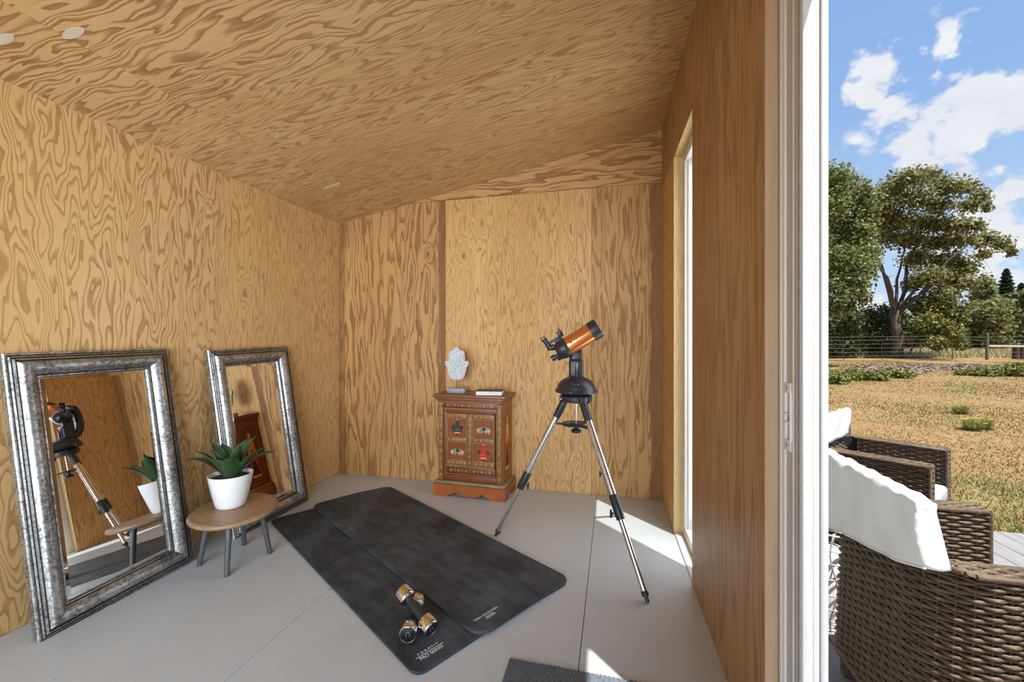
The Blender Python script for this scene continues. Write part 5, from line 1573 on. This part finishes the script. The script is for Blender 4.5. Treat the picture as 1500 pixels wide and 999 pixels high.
def splay(x, z): return -0.03 * max(0.0, 1 - z / ZA) * max(0.0, min(1.0, 1 - x / 0.40))
mb = MB()
tot_, ev = u_path(CWid, CR, 0.0)
stake, row, amp = 0.036, 0.0128, 0.0046
ns_ = int(round(tot_ / stake)); stake = tot_ / ns_; nr_ = int(round((ZA - ZL) / row)); row = (ZA - ZL) / nr_
rnd = random.Random(3)
for j in range(nr_):
    vc = ZL + (j + 0.5) * row; vs = []; jit = rnd.uniform(-0.0007, 0.0007); mk = ns_ * 4
    for k in range(mk + 1):
        d = tot_ * k / mk; x, y, nx_, ny_ = ev(d); off = amp * math.cos(PI * (d / stake + j))
        for (a, b) in ((-0.45, -0.0050), (-0.31, 0.0008), (0.0, 0.0032), (0.31, 0.0008), (0.45, -0.0050)):
            z = vc + a * row + jit; q_ = off + b
            vs.append((x + nx_ * q_ + splay(x, z), y + ny_ * q_, z))
    mb.add(vs, [(k * 5 + q_, (k + 1) * 5 + q_, (k + 1) * 5 + q_ + 1, k * 5 + q_ + 1) for k in range(mk) for q_ in range(4)], M['wicker'], True)
for k in range(ns_ + 1):
    x, y, nx_, ny_ = ev(tot_ * k / ns_)
    mb.tube([(x - nx_ * 0.004 + splay(x, z), y - ny_ * 0.004, z) for z in (ZL, (ZL + ZA) / 2, ZA)], 0.003, M['wicker'], 5, caps=False)
# dark lining behind the strands, and rim braids
tot2, ev2 = u_path(CWid - 0.010, CR - 0.010, 0.010)
vs = []; nn_ = 60
for k in range(nn_ + 1):
    x, y, nx_, ny_ = ev2(tot2 * k / nn_)
    for z in (ZL + 0.005, ZA - 0.004): vs.append((min(x, CDep - 0.006) + splay(x, z), y, z))
mb.add(vs, [(k * 2, k * 2 + 1, k * 2 + 3, k * 2 + 2) for k in range(nn_)], M['wicker_core'], True)
for (z, r_) in ((ZA - 0.002, 0.0085), (ZL, 0.010)):
    mb.tube([(lambda q_: (q_[0] + splay(q_[0], z), q_[1], z))(ev(tot_ * k / 80)) for k in range(81)], r_, M['wicker'], 8)
mb.build('woven_shell', ch, sharp=60)
# back
mb = MB()
mb.box((0.012, 0, (ZA + ZBk) / 2 - 0.02), (0.018, 2 * CWid - 0.20, ZBk - ZA), M['wicker_core'])
weave(mb, (0.002, CWid - 0.10, ZA), -Y_, Z, -X_, 2 * CWid - 0.20, ZBk - ZA - 0.03)
weave(mb, (0.075, -CWid + 0.08, 0.42), Y_, (Z - X_ * 0.25).normalized(), X_, 2 * CWid - 0.16, 0.27)
mb.tube([(0.012, -CWid + 0.10, ZBk - 0.03), (0.012, CWid - 0.10, ZBk - 0.03)], 0.012, M['wicker'], 12)
mb.build('backrest', ch, sharp=60)
for s in (-1, 1):
    mb = MB()
    yo, yi = s * CWid, s * (CWid - 0.075)
    mb.box((CDep / 2 + 0.06, (yo + yi) / 2, (ZL + ZA) / 2), (CDep - 0.14, 0.050, ZA - ZL - 0.016), M['wicker_core'])
    weave(mb, (0.08, yi, 0.40), X_, Z, Y_ * -s, CDep - 0.08, ZA - 0.40)
    y0 = min(yo, yi)
    weave(mb, (0.06, y0, ZA), X_, Y_, Z, CDep - 0.06, 0.075, row=0.015)
    weave(mb, (CDep, y0, ZL), Y_, Z, X_, 0.075, ZA - ZL, stake=0.0375)
    for yy in (yo, yi): mb.tube([(0.08, yy, ZA - 0.002), (CDep - 0.006, yy, ZA - 0.002), (CDep, yy, ZA - 0.010), (CDep, yy, ZL)], 0.0075, M['wicker'], 8)
    mb.tube([(CDep, yo, ZA - 0.003), (CDep, yi, ZA - 0.003)], 0.0075, M['wicker'], 8)
    mb.build('armrest', ch, sharp=60)
    for x_ in (0.055, CDep - 0.035):
        m2 = MB(); m2.tube([(x_, s * (CWid - 0.045), 0), (x_, s * (CWid - 0.045), 0.012), (x_, s * (CWid - 0.045), ZL + 0.03)], [0.021, 0.023, 0.029], M['wicker'], 14)
        for k in range(11):
            zz = 0.015 + 0.012 * k; m2.tube([(x_ + 0.0250 * math.cos(2 * PI * j / 12), s * (CWid - 0.045) + 0.0250 * math.sin(2 * PI * j / 12), zz) for j in range(13)], 0.006, M['wicker'], 5, caps=False)
        m2.build('leg', ch, sharp=60)
mb = MB()
mb.box((0.28, 0, 0.30), (0.36, 2 * CWid - 0.16, 0.22), M['wicker_core'])
weave(mb, (CDep - 0.01, -CWid + 0.075, ZL), Y_, Z, X_, 2 * CWid - 0.15, 0.25)
mb.build('seat_base', ch, sharp=60)
mb = MB(); mb.box((0.285, 0, 0.462), (0.400, 2 * CWid - 0.165, 0.085), M['cushion'], bevel=0.022, seg=4)
cu = mb.build('seat_cushion', ch, sharp=60); cu['label'] = 'pale grey seat cushion'

def make_cover(label, seed, hem_a, hem_b, wa=0.25, wb=0.25):
    """cloth sleeve over the top of a chair back, local frame of the chair; hem_a/hem_b: rear hem height at y = -w and +w"""
    rng_ = random.Random(seed)
    nu = 40
    vs = []; fs = []
    ring = []
    prof = []   # (x, f) along the path from rear hem over the top to the front hem
    nrear, ntop, nfront = 14, 7, 10
    zt_ = 0.873
    rows_ = nrear + ntop + nfront
    for j in range(nu + 1):
        t = j / nu; y = -wa + (wa + wb) * t
        hem = hem_a + (hem_b - hem_a) * t - 0.018 * math.sin(PI * t) + 0.006 * math.sin(9 * t + seed)
        flare = 0.030
        col = []
        for i in range(nrear):
            f = i / nrear; z = hem + (zt_ - 0.015 - hem) * f
            wr = 0.004 * math.sin(17 * t + 3 * f + seed) + 0.003 * math.sin(31 * t - 5 * f)
            col.append((-0.016 - 0.016 * (1 - f) + wr * (1 - 0.3 * f), y * (1 + (0.26 if y < 0 else 0.10) * (1 - f)) , z))
        for i in range(ntop):
            f = (i + 0.5) / ntop; a = PI * f
            z = zt_ - 0.015 + 0.015 * math.sin(a) + 0.004 * math.sin(23 * t + i) + 0.003 * math.sin(51 * t + seed)
            col.append((0.009 - 0.026 * math.cos(a), y * (0.985 + 0.015 * abs(math.cos(a))), z))
        for i in range(nfront):
            f = (i + 1) / nfront; z = zt_ - 0.015 - 0.15 * f
            col.append((0.032 - 0.004 * f + 0.003 * math.sin(14 * t + f * 4), y * (1.0 - 0.10 * min(1, max(0, (f - 0.60) * 4))), z))
        vs.extend(col)
    m_ = rows_
    for j in range(nu):
        for i in range(m_ - 1): fs.append((j * m_ + i, (j + 1) * m_ + i, (j + 1) * m_ + i + 1, j * m_ + i + 1))
    mb = MB(); mb.add(vs, fs, M['linen'], True)
    # end gussets: close rear to front at either end
    for j, sgn in ((0, -1), (nu, 1)):
        c = vs[j * m_:(j + 1) * m_]
        rear = c[:nrear]; top_ = c[nrear:nrear + ntop]; front = c[nrear + ntop:]
        g = []; gf = []
        k_ = 10
        for i in range(k_):
            f = i / (k_ - 1)
            a = Vector(rear[min(nrear - 1, int(round((1 - f) * (nrear - 1))))])
            zf = a.z; b = Vector((0.030, a.y * 0.985, zf))
            for e in range(6):
                s_ = e / 5; p = a.lerp(b, s_); p.y += sgn * 0.010 * math.sin(PI * s_); g.append(p)
        for i in range(k_ - 1):
            for e in range(5): gf.append((i * 6 + e, i * 6 + e + 1, (i + 1) * 6 + e + 1, (i + 1) * 6 + e))
        mb.add(g, gf, M['linen'], True)
        tp = [Vector(rear[-1])] + [Vector(q_) for q_ in top_] + [Vector(front[0])]
        cen = sum(tp, Vector()) / len(tp) + Vector((0, sgn * 0.004, 0)); n_t = len(tp)
        mb.add([cen] + tp, [(0, i, i % n_t + 1) for i in range(1, n_t + 1)], M['linen'], True)
    # stitched hem roll along the rear edge
    mb.tube([Vector(vs[j * m_]) for j in range(nu + 1)], 0.0028, M['linen'], 6)
    o = mb.build('chair_cover', sharp=0)
    md = o.modifiers.new('thickness', 'SOLIDIFY'); md.thickness = 0.0025; md.offset = -1
    tag(o, label, 'chair cover', 'white chair covers')
    return o
ch.location = (0.85, 1.65, DZ0); ch['group'] = 'wicker armchairs on the deck'
cv = make_cover('off white cloth cover hanging crooked over the back of the nearest wicker armchair', 3, 0.705, 0.575, 0.235, 0.34)
cv.location = ch.location
ch2 = copy_tree(ch)
ch2['label'] = 'brown wicker armchair farther out on the deck, turned towards the field'
ch2.location = (1.322, 2.994, DZ0); ch2.rotation_euler = (0, 0, R_(-38.9))
cv2 = make_cover('white cloth cover on the back of the farther wicker armchair', 8, 0.66, 0.68, 0.27, 0.29)
cv2.location = ch2.location; cv2.rotation_euler = ch2.rotation_euler

# lattice lantern with a pillar candle
LC = Vector((0.985, 2.265, DZ0))
lan = thing('lattice_lantern', 'pale wire lattice lantern standing behind the nearest armchair', 'lantern', LC)
mb = MB(); rL, hL = 0.135, 0.455
def rad_at(z): return rL * (0.86 + 0.14 * math.sin(PI * min(1, z / hL)))
for k in range(14):
    a = 2 * PI * k / 14
    mb.tube([(rad_at(z) * math.cos(a + 0.10 * math.sin(z * 20 + k)), rad_at(z) * math.sin(a + 0.10 * math.sin(z * 20 + k)), z) for z in [hL * i / 14 for i in range(15)]], 0.0036, M['wire'], 6)
for i, z in enumerate((0.004, 0.07, 0.13, 0.19, 0.25, 0.31, 0.37, 0.405, 0.455)):
    mb.tube([(rad_at(z) * math.cos(2 * PI * j / 40), rad_at(z) * math.sin(2 * PI * j / 40), z + 0.012 * math.sin(4 * PI * j / 40 + i)) for j in range(41)], 0.0034 if i < 8 else 0.005, M['wire'], 6, caps=False)
mb.build('wire_cage', lan, sharp=0)
mb = MB(); mb.lathe([(0.128, 0.0), (0.128, 0.01), (0.001, 0.01)], M['wire'], 30); mb.build('base', lan)
mb = MB(); mb.lathe([(0.070, 0.0), (0.072, 0.01), (0.072, 0.315), (0.067, 0.325), (0.040, 0.318), (0.001, 0.316)], M['candle'], 32, c=(0, 0, 0))
mb.tube([(0, 0, 0.315), (0.002, 0, 0.335)], 0.0015, M['ink'], 6)
cd = mb.build('pillar_candle'); cd.location = LC + Z * 0.0105
tag(cd, 'thick white pillar candle standing inside the wire lantern', 'candle')
